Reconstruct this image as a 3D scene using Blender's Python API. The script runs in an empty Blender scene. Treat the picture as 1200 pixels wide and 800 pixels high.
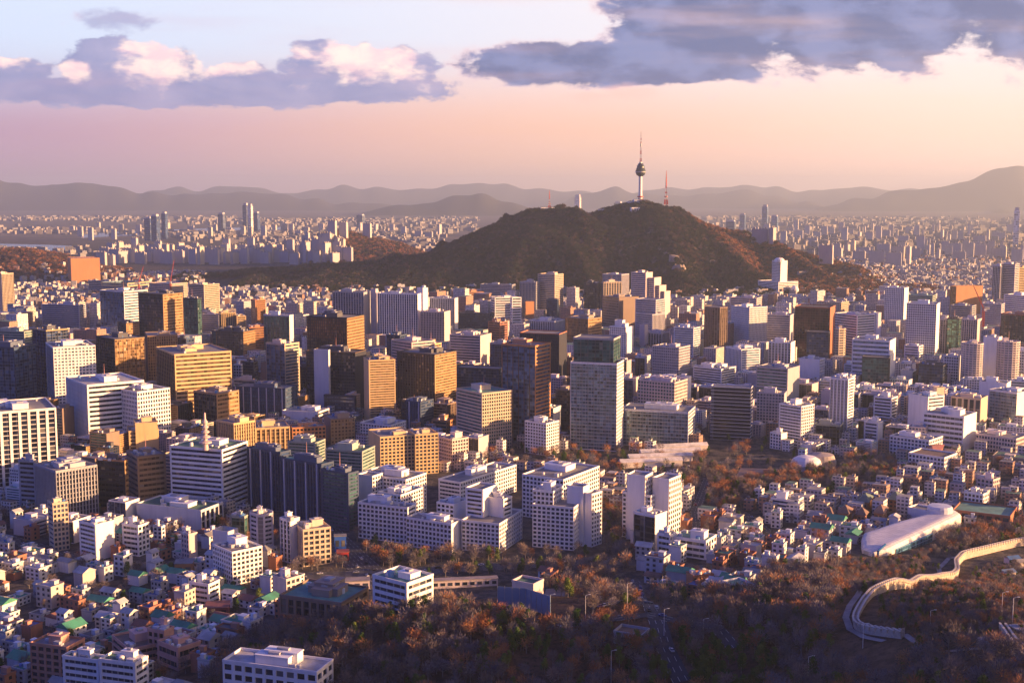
import bpy, math, random
import numpy as np
from mathutils import Vector
R=math.radians
sc=bpy.context.scene
# ------------------------------------------------------------------ camera
H=270.0; F=1475.0; PITCH=math.atan(171/1475.0)
CP,SP=math.cos(PITCH),math.sin(PITCH)
cam=bpy.data.cameras.new('camera'); camo=bpy.data.objects.new('camera',cam); sc.collection.objects.link(camo)
camo.location=(0,0,H); camo.rotation_euler=(math.pi/2-PITCH,0,0)
cam.sensor_width=36; cam.lens=36*F/1200; cam.clip_start=1; cam.clip_end=90000
sc.camera=camo
# ------------------------------------------------------------------ sun and exposure
SUN_AZ=99.0; SUN_EL=8.4            # degrees right of the view axis, height
SD=Vector((math.sin(R(SUN_AZ))*math.cos(R(SUN_EL)), math.cos(R(SUN_AZ))*math.cos(R(SUN_EL)), math.sin(R(SUN_EL))))
sl=bpy.data.lights.new('sun','SUN'); sl.energy=5.0; sl.angle=R(0.6); sl.color=(1,.55,.25)
so=bpy.data.objects.new('sun',sl); sc.collection.objects.link(so)
so.rotation_euler=SD.to_track_quat('Z','Y').to_euler()
sc.view_settings.view_transform='Standard'; sc.view_settings.look='None'; sc.view_settings.exposure=1.75; sc.view_settings.gamma=1
sc.cycles.use_denoising=True; sc.cycles.max_bounces=4; sc.cycles.diffuse_bounces=2; sc.cycles.glossy_bounces=2; sc.cycles.volume_bounces=0
sc.cycles.transmission_bounces=2; sc.cycles.caustics_reflective=False; sc.cycles.caustics_refractive=False
# ------------------------------------------------------------------ node helper
class NT:
    def __init__(s,tree): s.t=tree; s.n=tree.nodes; s.l=tree.links
    def new(s,typ,**kw):
        n=s.n.new(typ)
        for k,v in kw.items(): setattr(n,k,v)
        return n
    def put(s,sock,v):
        if isinstance(v,bpy.types.NodeSocket): s.l.new(v,sock)
        elif isinstance(v,(tuple,list)):
            v=tuple(v)
            if len(sock.default_value)==4 and len(v)==3: v=v+(1,)
            sock.default_value=v
        else:
            try: sock.default_value=v
            except TypeError: sock.default_value=(v,)*len(sock.default_value)
    def m(s,op,*a,clamp=False):
        n=s.new('ShaderNodeMath',operation=op); n.use_clamp=clamp
        for i,v in enumerate(a): s.put(n.inputs[i],v)
        return n.outputs[0]
    def v(s,op,*a):
        n=s.new('ShaderNodeVectorMath',operation=op)
        for i,v in enumerate(a): s.put(n.inputs[i],v)
        return n.outputs['Value'] if op in('LENGTH','DOT_PRODUCT') else n.outputs[0]
    def mix(s,f,a,b,blend='MIX'):
        n=s.new('ShaderNodeMix',data_type='RGBA',blend_type=blend)
        s.put(n.inputs[0],f); s.put(n.inputs[6],a); s.put(n.inputs[7],b)
        return n.outputs[2]
    def step(s,x,a,b,c=0.0,d=1.0):
        n=s.new('ShaderNodeMapRange',interpolation_type='SMOOTHSTEP')
        for i,v in enumerate((x,a,b,c,d)): s.put(n.inputs[i],v)
        return n.outputs[0]
    def noise(s,vec,scale,detail=4,rough=.55,dist=0.0):
        n=s.new('ShaderNodeTexNoise'); s.put(n.inputs['Vector'],vec); s.put(n.inputs['Scale'],scale)
        s.put(n.inputs['Detail'],detail); s.put(n.inputs['Roughness'],rough); s.put(n.inputs['Distortion'],dist)
        return n.outputs[0]
    def comb(s,x,y,z=0.0):
        n=s.new('ShaderNodeCombineXYZ')
        for i,v in enumerate((x,y,z)): s.put(n.inputs[i],v)
        return n.outputs[0]
    def sep(s,v):
        n=s.new('ShaderNodeSeparateXYZ'); s.put(n.inputs[0],v); return n.outputs
# ------------------------------------------------------------------ sky
def uv_of(px,py):
    a=(px-600)/F; b=(400-py)/F
    y=CP+b*SP; return a/y,(-SP+b*CP)/y
w=bpy.data.worlds.new('World'); sc.world=w; w.use_nodes=True
T=NT(w.node_tree); T.n.clear()
out=T.new('ShaderNodeOutputWorld'); bg=T.new('ShaderNodeBackground'); T.l.new(bg.outputs[0],out.inputs[0])
bg.inputs[1].default_value=0.05
sky=T.new('ShaderNodeTexSky',sky_type='NISHITA'); sky.sun_disc=False; sky.sun_elevation=R(SUN_EL); sky.sun_rotation=R(SUN_AZ)
sky.air_density=1.2; sky.dust_density=1.5; sky.ozone_density=3.0; sky.altitude=300
tc=T.new('ShaderNodeTexCoord'); D=tc.outputs['Generated']; dx,dy,dz=T.sep(D)
ys=T.m('MAXIMUM',dy,.12); U=T.m('DIVIDE',dx,ys); V=T.m('DIVIDE',dz,ys)
front=T.step(dy,.25,.6)
# clear air: warm low band toward the sun, lavender away from it, blue above
eh=T.step(V,0.0,.155)
azr=T.m('ADD',U,T.m('MULTIPLY',V,.5))
hor=T.mix(T.step(azr,-.42,.10),(4.6,2.75,3.8),(8.8,5.0,3.5)); hor=T.mix(T.step(azr,.02,.42),hor,(10.6,6.6,5.1))
top=T.mix(T.step(U,-.45,.45),(5.6,6.4,7.9),(8.2,7.2,7.0))
grad=T.mix(T.step(V,.045,.125),hor,top)
sd=T.v('DOT_PRODUCT',D,tuple(SD))
upper=T.mix(1.0,sky.outputs[0],T.mix(T.step(sd,.4,.95),(.17,.42,1.75),(2.0,1.15,.7)),'MULTIPLY')
low=T.m('SUBTRACT',1.0,T.step(dz,.155,.26))
base=T.mix(T.m('MULTIPLY',T.m('MULTIPLY',low,T.step(dy,-.3,.35)),.95),upper,grad)
# clouds
uvv=T.comb(U,T.m('MULTIPLY',V,1.9))
n1=T.noise(uvv,15.0,9,.60,.25); n2=T.noise(uvv,46.0,7,.62,.3)
nz=T.m('ADD',T.m('MULTIPLY',T.m('SUBTRACT',n1,.5),1.0),T.m('MULTIPLY',T.m('SUBTRACT',n2,.5),.6))
def blobs(lst):
    r=None
    for (x0,x1,y0,y1) in lst:
        u0,v1=uv_of(x0,y0); u1,v0=uv_of(x1,y1)
        a=(u1-u0)/2; b=(v1-v0)/2
        mp=T.new('ShaderNodeMapping'); T.put(mp.inputs[0],T.comb(U,V))
        mp.inputs['Location'].default_value=(-(u0+u1)/2/a,-(v0+v1)/2/b,0); mp.inputs['Scale'].default_value=(1/a,1/b,0)
        d=T.m('SUBTRACT',1.0,T.v('LENGTH',mp.outputs[0]))
        if r is None: r=d
        else: r=T.m('SMOOTH_MAX',r,d,.15)
    return r
cum=blobs([(-120,560,84,128),(60,170,42,118),(120,245,52,112),(225,330,70,115),(325,420,42,112),(380,520,52,112),(-90,80,62,120)])
smc=blobs([(68,190,2,40)])
drk=blobs([(530,790,44,106),(600,920,60,102),(700,960,-70,98),(820,1180,-90,98),(1000,1500,-110,88),(1150,1900,-200,84)])
wsp=blobs([(690,790,96,124),(640,740,104,124)])
mc=T.step(T.m('ADD',cum,T.m('MULTIPLY',nz,1.3)),0.0,.17)
ms=T.step(T.m('ADD',smc,T.m('MULTIPLY',nz,2.4)),.1,.7)
md=T.step(T.m('ADD',drk,T.m('MULTIPLY',nz,1.35)),-.06,.20)
mw=T.step(T.m('ADD',wsp,T.m('MULTIPLY',nz,2.0)),.1,.9)
# lit puffs of the cumulus: high in the bank and on its sunward bulges
nA=T.noise(uvv,24.0,8,.58,.2); nB=T.noise(T.v('ADD',uvv,(.013,.015,0)),24.0,8,.58,.2)
relief=T.m('MULTIPLY',T.m('SUBTRACT',nA,nB),2.6)
lit=blobs([(118,245,40,112),(205,330,64,92),(330,520,36,102),(-40,60,56,84),(60,110,70,100)])
litm=T.step(T.m('ADD',T.m('ADD',T.m('MULTIPLY',lit,1.1),relief),T.m('MULTIPLY',nz,.7)),.0,.75)
ccum=T.mix(litm,T.mix(T.step(n1,.3,.7),(1.7,2.1,4.1),(3.2,3.1,4.9)),T.mix(T.step(n2,.35,.65),(8.6,5.7,6.0),(9.6,7.5,6.6)))
cdrk=T.mix(T.step(T.m('ADD',n1,T.m('MULTIPLY',relief,.25)),.36,.66),(.45,.9,2.4),(1.3,1.8,3.8))
cdrk=T.mix(T.step(T.m('ADD',drk,T.m('MULTIPLY',nz,.9)),.22,.0),cdrk,(7.2,5.2,5.6))
col=T.mix(T.m('MULTIPLY',mc,.93),base,ccum)
col=T.mix(T.m('MULTIPLY',ms,.85),col,T.mix(T.step(U,-.345,-.33),(6.0,4.4,5.4),(3.2,3.4,5.2)))
col=T.mix(T.m('MULTIPLY',md,.93),col,cdrk)
col=T.mix(T.m('MULTIPLY',mw,.55),col,(9.0,4.9,4.2))
# faint high haze streaks
st=T.noise(T.comb(T.m('MULTIPLY',U,3.0),T.m('MULTIPLY',V,26.0)),1.6,4,.5)
col=T.mix(T.m('MULTIPLY',T.step(st,.45,.75),.25),col,T.mix(T.step(U,-.3,.3),(5.2,3.3,4.4),(10.5,6.3,4.8)))
col=T.mix(front,base,T.mix(1.0,col,(.88,.88,.88),'MULTIPLY'))
T.l.new(col,bg.inputs[0])
# ------------------------------------------------------------------ geometry helpers
def wpos(px,py,z):
    """ground point at height z seen at photo pixel (px,py)"""
    a=(px-600)/F; b=(400-py)/F
    dyv=CP+b*SP; dzv=-SP+b*CP
    t=(z-H)/dzv
    return a*t,dyv*t
def pix(x,y,z):
    f=y*CP-(z-H)*SP; u=y*SP+(z-H)*CP
    if f<1: return (-1e5,1e5)
    return 600+F*x/f,400-F*u/f
def noise2(x,y,s=0):
    # cheap smooth value noise made of sines, deterministic
    return (math.sin(x*1.0+1.3*math.sin(y*.7+s)+s)+math.sin(y*1.13+1.7*math.sin(x*.61-s)+2*s)+math.sin((x+y)*.83+s*3))/3
def interp(x,xs,ys): return float(np.interp(x,xs,ys))
NX=[-1900,-1300,-813,-461,-271,-108,0,54,130,190,244,300,375,407,470,542,678,813,976,1100,1180,1400]
NZ=[0,0,20,52,78,150,196,217,223,221,202,222,240,247,230,198,150,112,60,30,0,0]
RIDGES=[ # distance, half-thickness, skyline (px,py)
 (5200,500,[(355,300),(375,276),(400,272),(430,278),(470,287),(500,300)]),
 (4300,450,[(-200,285),(-60,290),(0,294),(40,295),(80,301),(125,318)]),
 (11500,1500,[(380,262),(430,248),(480,240),(520,232),(545,228),(575,231),(610,240),(660,248),(690,256),(720,262)]),
 (15500,2200,[(-400,214),(-100,204),(0,209),(30,214),(58,220),(78,215),(112,214),(140,221),(163,226),(210,227),(300,226),(360,232),(420,238),(470,244)]),
 (17500,2200,[(560,262),(600,246),(650,237),(690,228),(722,221),(750,226),(790,229),(850,227),(877,224),(905,228),(950,238),(1000,250),(1060,262)]),
 (15000,2300,[(900,262),(960,242),(1010,232),(1080,222),(1130,210),(1165,201),(1200,196),(1260,188),(1350,180),(1500,190)]),
 (12500,1400,[(980,258),(1010,253),(1050,256),(1110,254),(1160,248),(1230,246),(1300,250)]),
 (23000,2500,[(150,232),(200,221),(260,219),(330,225),(400,220),(500,222),(550,213),(600,219),(680,225),(760,226),(800,220),(850,217),(900,221),(960,223),(1020,219),(1060,222),(1150,226)]),
]
RID=[]
RIDGES=[((min(d*1.6,34000),w_*1.4,p) if d>9000 else (d,w_,p)) for d,w_,p in RIDGES]
for d,wd,pr in RIDGES:
    RID.append((d,wd,[ (p-600)/F for p,_ in pr],[H+(229-q)/F*d for _,q in pr]))
def terrain(x,y):
    r=math.hypot(x,y)
    z=0.0
    if r<2600:
        z+=232*math.exp(-((x/320)**2+((y+100)/300)**2))
        z+=48*math.exp(-(((x+20)/150)**2+((y-650)/95)**2))
        z+=90*math.exp(-(((x-235)/150)**2+((y-470)/270)**2))
        # unseen ridge west of the town, shaped to keep the low ground in evening shade
        z+=125*math.exp(-(((x-700)/150)**2+((y-340)/150)**2))
        z+=150*math.exp(-(((x-900)/230)**2+((y-0)/300)**2))
        if z>6: z+=min(1,(z-6)/30)*2.2*noise2(x*.05,y*.05,1.0)
    if 3000<y<5400 and -2000<x<1600:
        t=(y-4000)
        xx=x-(-t*.16 if t<0 else 0)
        ridge=interp(xx,NX,NZ)
        fall=math.exp(-(t/430.0)**2) if t<0 else math.exp(-(t/600.0)**2)
        s=-abs(noise2(x*.017,y*.0055,2.0))*62+16+noise2(x*.03,y*.02,5.0)*7
        z+=max(0,ridge*fall+ (s*min(1,ridge*fall/60) if ridge*fall>5 and abs(t)>60 else 0))
    if r>3500 and y>0:
        a=x/y
        for d,wd,us,zs in RID:
            if abs(y-d)<wd*1.5 and us[0]-.05<a<us[-1]+.05:
                zz=interp(a,us,zs)+(noise2(a*95,1.0,d*.003)*.0022+noise2(a*240,2.0,d*.001)*.0018)*d*(d>9000)
                e=1.0
                if a<us[0]: e=1-(us[0]-a)/.05
                if a>us[-1]: e=1-(a-us[-1])/.05
                q=(y-d)/wd
                k=max(0,1-q*q)**1.3*e
                n=noise2(a*70,y/wd*3,d*.001)*.06+noise2(a*210,y/wd*7,d*.002)*.05
                z=max(z,zz*k*(1+(n if abs(q)>.12 else n*abs(q)/.12)))
    return z
def ray(px,py,zoff=0.0):
    a=(px-600)/F; b=(400-py)/F; dyv=CP+b*SP; dzv=-SP+b*CP
    t=120.0; pt=t
    while t<40000:
        z=H+dzv*t
        if z<=terrain(a*t,dyv*t)+zoff:
            lo,hi=pt,t
            for _ in range(18):
                m=(lo+hi)/2
                if H+dzv*m<=terrain(a*m,dyv*m)+zoff: hi=m
                else: lo=m
            return a*hi,dyv*hi,terrain(a*hi,dyv*hi)
        pt=t; t*=1.012
    return a*30000,dyv*30000,0
def tz(x,y): return terrain(x,y)
class MB:
    def __init__(s): s.v=[]; s.f=[]; s.uv=[]; s.mi=[]
    def quad(s,p,uv=None,mi=0):
        i=len(s.v); s.v.extend(p); s.f.append(tuple(range(i,i+len(p))))
        s.uv.append(uv if uv else [(-9,-9)]*len(p)); s.mi.append(mi)
    def prism(s,poly,z0,z1,top=True,mi=0,mt=None,bot=False):
        u=0; n=len(poly)
        for i in range(n):
            a=poly[i]; b=poly[(i+1)%n]; L=math.hypot(b[0]-a[0],b[1]-a[1])
            s.quad([(a[0],a[1],z0),(b[0],b[1],z0),(b[0],b[1],z1),(a[0],a[1],z1)],[(u,0),(u+L,0),(u+L,z1-z0),(u,z1-z0)],mi)
            u+=math.ceil(L/50)*50+50
        if top: s.quad([(p[0],p[1],z1) for p in poly],None,mi if mt is None else mt)
        if bot: s.quad([(p[0],p[1],z0) for p in reversed(poly)],None,mi)
    def box(s,cx,cy,z0,z1,wx,wy,ang=0,mi=0,mt=None,bot=False):
        c,sn=math.cos(ang),math.sin(ang)
        P=[(cx+c*a*wx/2-sn*b*wy/2,cy+sn*a*wx/2+c*b*wy/2) for a,b in((-1,-1),(1,-1),(1,1),(-1,1))]
        s.prism(P,z0,z1,True,mi,mt,bot)
    def ring(s,po,pi,z0,z1,mi=0,edges=None,inner=False):
        n=len(po)
        for i in range(n):
            if edges is not None and i not in edges: continue
            j=(i+1)%n; a,b,c,d=po[i],po[j],pi[j],pi[i]
            s.quad([(a[0],a[1],z0),(b[0],b[1],z0),(b[0],b[1],z1),(a[0],a[1],z1)],None,mi)
            s.quad([(a[0],a[1],z1),(b[0],b[1],z1),(c[0],c[1],z1),(d[0],d[1],z1)],None,mi)
            s.quad([(d[0],d[1],z0),(c[0],c[1],z0),(b[0],b[1],z0),(a[0],a[1],z0)],None,mi)
            if inner: s.quad([(c[0],c[1],z0),(d[0],d[1],z0),(d[0],d[1],z1),(c[0],c[1],z1)],None,mi)
    def lathe(s,prof,seg=16,cx=0,cy=0,mi=0):
        for k in range(len(prof)-1):
            r0,z0=prof[k]; r1,z1=prof[k+1]
            for i in range(seg):
                a=2*math.pi*i/seg; b=2*math.pi*(i+1)/seg
                q=[(cx+r0*math.cos(a),cy+r0*math.sin(a),z0),(cx+r0*math.cos(b),cy+r0*math.sin(b),z0),(cx+r1*math.cos(b),cy+r1*math.sin(b),z1),(cx+r1*math.cos(a),cy+r1*math.sin(a),z1)]
                u0=i/seg*2*math.pi*max(r0,r1); u1=(i+1)/seg*2*math.pi*max(r0,r1)
                s.quad(q,[(u0,z0),(u1,z0),(u1,z1),(u0,z1)],mi)
    def tube(s,p,q,r0,r1,seg=5,mi=0):
        p=Vector(p); q=Vector(q); d=(q-p).normalized(); x=d.orthogonal().normalized(); y=d.cross(x)
        for i in range(seg):
            a=2*math.pi*i/seg; b=2*math.pi*(i+1)/seg
            ca=x*math.cos(a)+y*math.sin(a); cb=x*math.cos(b)+y*math.sin(b)
            s.quad([tuple(p+ca*r0),tuple(p+cb*r0),tuple(q+cb*r1),tuple(q+ca*r1)],None,mi)
    def mesh(s,name,mats,smooth=False):
        me=bpy.data.meshes.new(name); me.from_pydata(s.v,[],s.f)
        ul=me.uv_layers.new(name='UVMap')
        flat=[c for f in s.uv for p in f for c in p]
        ul.data.foreach_set('uv',flat)
        if not isinstance(mats,(list,tuple)): mats=[mats]
        for m in mats: me.materials.append(m)
        if len(mats)>1: me.polygons.foreach_set('material_index',s.mi)
        if smooth: me.polygons.foreach_set('use_smooth',[True]*len(s.f))
        return me
    def obj(s,name,mats,parent=None,smooth=False,loc=None):
        o=bpy.data.objects.new(name,s.mesh(name,mats,smooth)); sc.collection.objects.link(o)
        if parent: o.parent=parent
        if loc: o.location=loc
        return o
def tag(o,label=None,cat=None,group=None,kind=None):
    if label: o['label']=label
    if cat: o['category']=cat
    if group: o['group']=group
    if kind: o['kind']=kind
    return o
def empty(name,loc,label=None,cat=None,group=None,rz=0):
    o=bpy.data.objects.new(name,None); sc.collection.objects.link(o); o.location=loc; o.rotation_euler=(0,0,rz)
    o.empty_display_size=3
    return tag(o,label,cat,group,'thing')
def offset(poly,d):
    """outset a CCW polygon by d"""
    n=len(poly); r=[]
    for i in range(n):
        p0=poly[i-1]; p=poly[i]; p1=poly[(i+1)%n]
        ax,ay=p[0]-p0[0],p[1]-p0[1]; bx,by=p1[0]-p[0],p1[1]-p[1]
        la=math.hypot(ax,ay) or 1; lb=math.hypot(bx,by) or 1
        na=(ay/la,-ax/la); nb=(by/lb,-bx/lb)
        k=1+na[0]*nb[0]+na[1]*nb[1]
        if k<.3: k=.3
        r.append((p[0]+d*(na[0]+nb[0])/k,p[1]+d*(na[1]+nb[1])/k))
    return r
def inpoly(x,y,P):
    c=False; j=len(P)-1
    for i in range(len(P)):
        if (P[i][1]>y)!=(P[j][1]>y) and x<(P[j][0]-P[i][0])*(y-P[i][1])/(P[j][1]-P[i][1])+P[i][0]: c=not c
        j=i
    return c
# ------------------------------------------------------------------ materials
MATS={}
def princ(name):
    m=bpy.data.materials.new(name); m.use_nodes=True; t=NT(m.node_tree); t.n.clear()
    o=t.new('ShaderNodeOutputMaterial'); b=t.new('ShaderNodeBsdfPrincipled'); t.l.new(b.outputs[0],o.inputs[0])
    return m,t,b
def wallmat(col,rough=.75,dirt=.25):
    key=('w',tuple(round(c,3) for c in col),rough,dirt)
    if key in MATS: return MATS[key]
    m,t,b=princ('painted_wall')
    g=t.new('ShaderNodeNewGeometry').outputs['Position']
    oi=t.new('ShaderNodeObjectInfo').outputs['Random']
    st=t.noise(t.v('MULTIPLY',g,(.25,.25,.03)),1.0,4,.6)
    bl=t.noise(g,.05,3,.5)
    c=t.mix(t.step(st,.35,.75,0,dirt),tuple(col),tuple(x*.45 for x in col))
    c=t.mix(t.m('MULTIPLY',t.step(bl,.3,.7),.16),c,tuple(min(1,x*1.3+.02) for x in col))
    t.l.new(c,b.inputs['Base Color']); b.inputs['Roughness'].default_value=rough
    MATS[key]=m; return m
def glassmat(col,fh=4.0,bay=3.0,metal=.35,mull=.08,band=.2,mc=None,rough=.12,var=.6):
    key=('g',tuple(round(c,3) for c in col),fh,bay,metal,mull,band,mc,rough,var)
    if key in MATS: return MATS[key]
    m,t,b=princ('window_glass')
    uv=t.new('ShaderNodeUVMap',uv_map='UVMap').outputs[0]
    x,y,_=t.sep(uv)
    x=t.m('DIVIDE',x,bay); y=t.m('DIVIDE',y,fh)
    fx=t.m('FRACT',x); fy=t.m('FRACT',y)
    cell=t.comb(t.m('FLOOR',x),t.m('FLOOR',y))
    wn=t.new('ShaderNodeTexWhiteNoise'); wn.noise_dimensions='3D'
    g=t.new('ShaderNodeObjectInfo').outputs['Random']
    t.l.new(t.comb(t.m('FLOOR',x),t.m('FLOOR',y),g),wn.inputs['Vector'])
    rv=wn.outputs['Value']
    dark=tuple(c*(1-var) for c in col); light=tuple(min(1,c*(1+1.4*var)+.03*var) for c in col)
    c=t.mix(rv,dark,light)
    c=t.mix(t.m('MULTIPLY',t.m('GREATER_THAN',rv,.93),var),c,(.32,.30,.26))   # blinds drawn
    big=t.noise(t.comb(t.m('MULTIPLY',x,.12),t.m('MULTIPLY',y,.2),g),1.3,2)
    c=t.mix(t.step(big,.35,.7,0,.5),c,dark)  # broad tone patches and pane contrast paint in patchwork reflections
    mcol=mc or tuple(min(1,q*1.6+.05) for q in col)
    ml=t.m('MAXIMUM',t.m('LESS_THAN',fx,mull),t.m('LESS_THAN',fy,band))
    c=t.mix(ml,c,tuple(mcol))
    t.l.new(c,b.inputs['Base Color'])
    t.l.new(t.m('MULTIPLY',t.m('SUBTRACT',1.0,ml),metal),b.inputs['Metallic'])
    t.l.new(t.m('ADD',t.m('MULTIPLY',ml,.4),t.m('ADD',rough,t.m('MULTIPLY',rv,.1))),b.inputs['Roughness'])
    # panes are never quite in one plane
    b.inputs['Specular IOR Level'].default_value=.35
    bp=t.new('ShaderNodeBump'); bp.inputs['Strength'].default_value=.25; bp.inputs['Distance'].default_value=.5
    t.l.new(t.m('ADD',t.m('MULTIPLY',rv,.15),t.m('MULTIPLY',t.noise(t.comb(x,y),.9,2),.4)),bp.inputs['Height']); t.l.new(bp.outputs[0],b.inputs['Normal'])
    MATS[key]=m; return m
def roofmat(col):
    key=('r',tuple(round(c,3) for c in col))
    if key in MATS: return MATS[key]
    m,t,b=princ('roof_surface')
    g=t.new('ShaderNodeNewGeometry').outputs['Position']
    n=t.noise(g,.12,5,.65); n2=t.noise(g,.9,3,.6)
    c=t.mix(t.step(n,.3,.7),tuple(col),tuple(x*.55 for x in col)); c=t.mix(t.m('MULTIPLY',n2,.35),c,(.25,.24,.23))
    t.l.new(c,b.inputs['Base Color']); b.inputs['Roughness'].default_value=.85
    MATS[key]=m; return m
def plain(name,col,rough=.5,metal=0.0):
    key=('p',name,col,rough,metal)
    if key in MATS: return MATS[key]
    m,t,b=princ(name)
    g=t.new('ShaderNodeNewGeometry').outputs['Position']
    c=t.mix(t.m('MULTIPLY',t.noise(g,.6,3),.3),tuple(col),tuple(x*.6 for x in col))
    t.l.new(c,b.inputs['Base Color']); b.inputs['Roughness'].default_value=rough; b.inputs['Metallic'].default_value=metal
    MATS[key]=m; return m
# ------------------------------------------------------------------ ground
def ground_material():
    m,t,b=princ('ground_surface')
    g=t.new('ShaderNodeNewGeometry'); P=g.outputs['Position']; x,y,z=t.sep(P)
    nz=t.sep(g.outputs['Normal'])[2]
    n0=t.noise(P,.012,5,.6); n1=t.noise(P,.08,5,.65); n2=t.noise(P,.5,4,.6)
    town=t.mix(t.step(n1,.4,.6),(.045,.045,.052),(.13,.115,.105)); town=t.mix(t.step(n2,.45,.7,0,.6),town,(.03,.035,.03))
    wood=t.mix(t.step(n1,.35,.65),(.085,.055,.042),(.19,.11,.072)); wood=t.mix(t.step(n2,.5,.7,0,.7),wood,(.028,.032,.018))
    wood=t.mix(t.step(n0,.52,.66,0,.8),wood,(.030,.036,.020))
    rock=t.mix(n2,(.22,.18,.15),(.4,.33,.27))
    h=t.step(z,5.0,14.0)
    c=t.mix(h,town,wood)
    c=t.mix(t.m('MULTIPLY',h,t.m('MULTIPLY',t.step(nz,.86,.78),t.step(n1,.5,.62))),c,rock)
    far=t.step(y,6500.0,8500.0)
    n3=t.noise(P,.004,6,.7)
    farc=t.mix(t.step(n3,.4,.62),(.10,.10,.10),(.20,.17,.15)); farc=t.mix(h,farc,(.05,.05,.045))
    c=t.mix(far,c,farc)
    t.l.new(c,b.inputs['Base Color']); b.inputs['Roughness'].default_value=1.0
    b.inputs['Specular IOR Level'].default_value=.1
    bp=t.new('ShaderNodeBump'); bp.inputs['Strength'].default_value=.6; bp.inputs['Distance'].default_value=2.0
    t.l.new(t.m('ADD',n1,n2),bp.inputs['Height']); t.l.new(bp.outputs[0],b.inputs['Normal'])
    return m
def ground():
    az=list(np.linspace(-30,30,361))+list(np.linspace(33,327,99))
    az=[a for a in az]
    rs=[12.0]
    while rs[-1]<43000:
        r=rs[-1]
        k=1.013 if 3050<r<5600 else (1.02 if r<3050 else 1.03)
        if r>5600: k=1.022
        rs.append(r*k)
    V=[(0,0,terrain(0,0))]; na=len(az)
    for r in rs:
        for a in az:
            X=r*math.sin(R(a)); Y=r*math.cos(R(a)); V.append((X,Y,terrain(X,Y)))
    Fc=[]
    for j in range(na): Fc.append((0,1+(j+1)%na,1+j))
    for i in range(len(rs)-1):
        o0=1+i*na; o1=o0+na
        for j in range(na):
            k=(j+1)%na; Fc.append((o0+j,o0+k,o1+k,o1+j))
    me=bpy.data.meshes.new('ground'); me.from_pydata(V,[],Fc); me.materials.append(ground_material())
    me.polygons.foreach_set('use_smooth',[True]*len(Fc))
    o=bpy.data.objects.new('ground',me); sc.collection.objects.link(o); o['kind']='structure'
ground()
def water():
    m,t,b=princ('river_water'); g=t.new('ShaderNodeNewGeometry').outputs['Position']
    b.inputs['Base Color'].default_value=(.12,.15,.19,1); b.inputs['Roughness'].default_value=.25
    bp=t.new('ShaderNodeBump'); bp.inputs['Strength'].default_value=.3; t.l.new(t.noise(g,.05,4),bp.inputs['Height']); t.l.new(bp.outputs[0],b.inputs['Normal'])
    mb=MB()
    def strip(pts):
        for (a,b0) in zip(pts,pts[1:]):
            P=[wpos(a[0],a[2],.6),wpos(b0[0],b0[2],.6),wpos(b0[0],b0[1],.6),wpos(a[0],a[1],.6)]
            mb.quad([(x,y,.6) for x,y in P])
    strip([(-260,280,291),(-60,284,292),(20,286,293),(60,287,294),(84,288,292)])
    strip([(95,275,279),(130,272,277),(200,269,274),(260,267,271),(330,266,269)])
    mb.obj('river',m)['kind']='structure'
water()
def ribbon(name,pts,width,mat,lift=.12,kind='structure',step=8):
    """road or path sheet following the ground"""
    mb=MB(); P=[]
    for (a,b) in zip(pts,pts[1:]):
        n=max(1,int(math.hypot(b[0]-a[0],b[1]-a[1])/step))
        for i in range(n): P.append((a[0]+(b[0]-a[0])*i/n,a[1]+(b[1]-a[1])*i/n))
    P.append(pts[-1]); L=[]
    u=0
    for i,p in enumerate(P):
        q=P[min(i+1,len(P)-1)]; o=P[max(i-1,0)]; dx,dy=q[0]-o[0],q[1]-o[1]; l=math.hypot(dx,dy) or 1
        nx,ny=-dy/l,dx/l
        a=(p[0]+nx*width/2,p[1]+ny*width/2); b=(p[0]-nx*width/2,p[1]-ny*width/2)
        L.append(((a[0],a[1],max(tz(*a),tz(*p))+lift),(b[0],b[1],max(tz(*b),tz(*p))+lift),u))
        if i<len(P)-1: u+=math.hypot(q[0]-p[0],q[1]-p[1])
    for (a,b,u0),(c,d,u1) in zip(L,L[1:]): mb.quad([b,d,c,a],[(u0,0),(u1,0),(u1,width),(u0,width)])
    return mb.obj(name,mat)
def roadmat():
    m,t,b=princ('asphalt_road'); uv=t.new('ShaderNodeUVMap',uv_map='UVMap').outputs[0]; x,y,_=t.sep(uv)
    g=t.new('ShaderNodeNewGeometry').outputs['Position']
    c=t.mix(t.noise(g,.3,4),(.035,.037,.042),(.07,.07,.075))
    ln=t.m('LESS_THAN',t.m('FRACT',t.m('DIVIDE',y,3.3)),.06); ds=t.m('LESS_THAN',t.m('FRACT',t.m('DIVIDE',x,9.0)),.5)
    c=t.mix(t.m('MULTIPLY',ln,ds),c,(.6,.6,.58)); t.l.new(c,b.inputs['Base Color']); b.inputs['Roughness'].default_value=.8
    return m
ROAD=roadmat()
def P2(*pp): return [ray(a,b)[:2] for a,b in pp]
ROADS=[([(300,545),(352,590),(392,632),(430,668),(470,700)],24),([(330,676),(430,672),(560,664),(700,656),(760,660),(850,668)],18),
 ([(0,628),(120,662),(220,660),(300,650)],14),([(0,700),(90,690),(230,700),(330,735)],9),([(700,690),(745,680),(765,715),(780,760),(800,800)],9),
 ([(640,735),(700,728),(760,720),(840,735),(860,760)],7),([(730,560),(840,542),(900,535)],9),([(560,520),(650,545),(720,560)],10),
 ([(830,560),(815,600),(820,640)],8),([(960,640),(900,622),(870,600)],7),([(1040,600),(1100,588),(1200,560)],9)]
RDW=[]
for pts,wd in ROADS:
    q=P2(*pts); RDW.append((q,wd)); ribbon('road',q,wd,ROAD)['kind']='structure'
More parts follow.
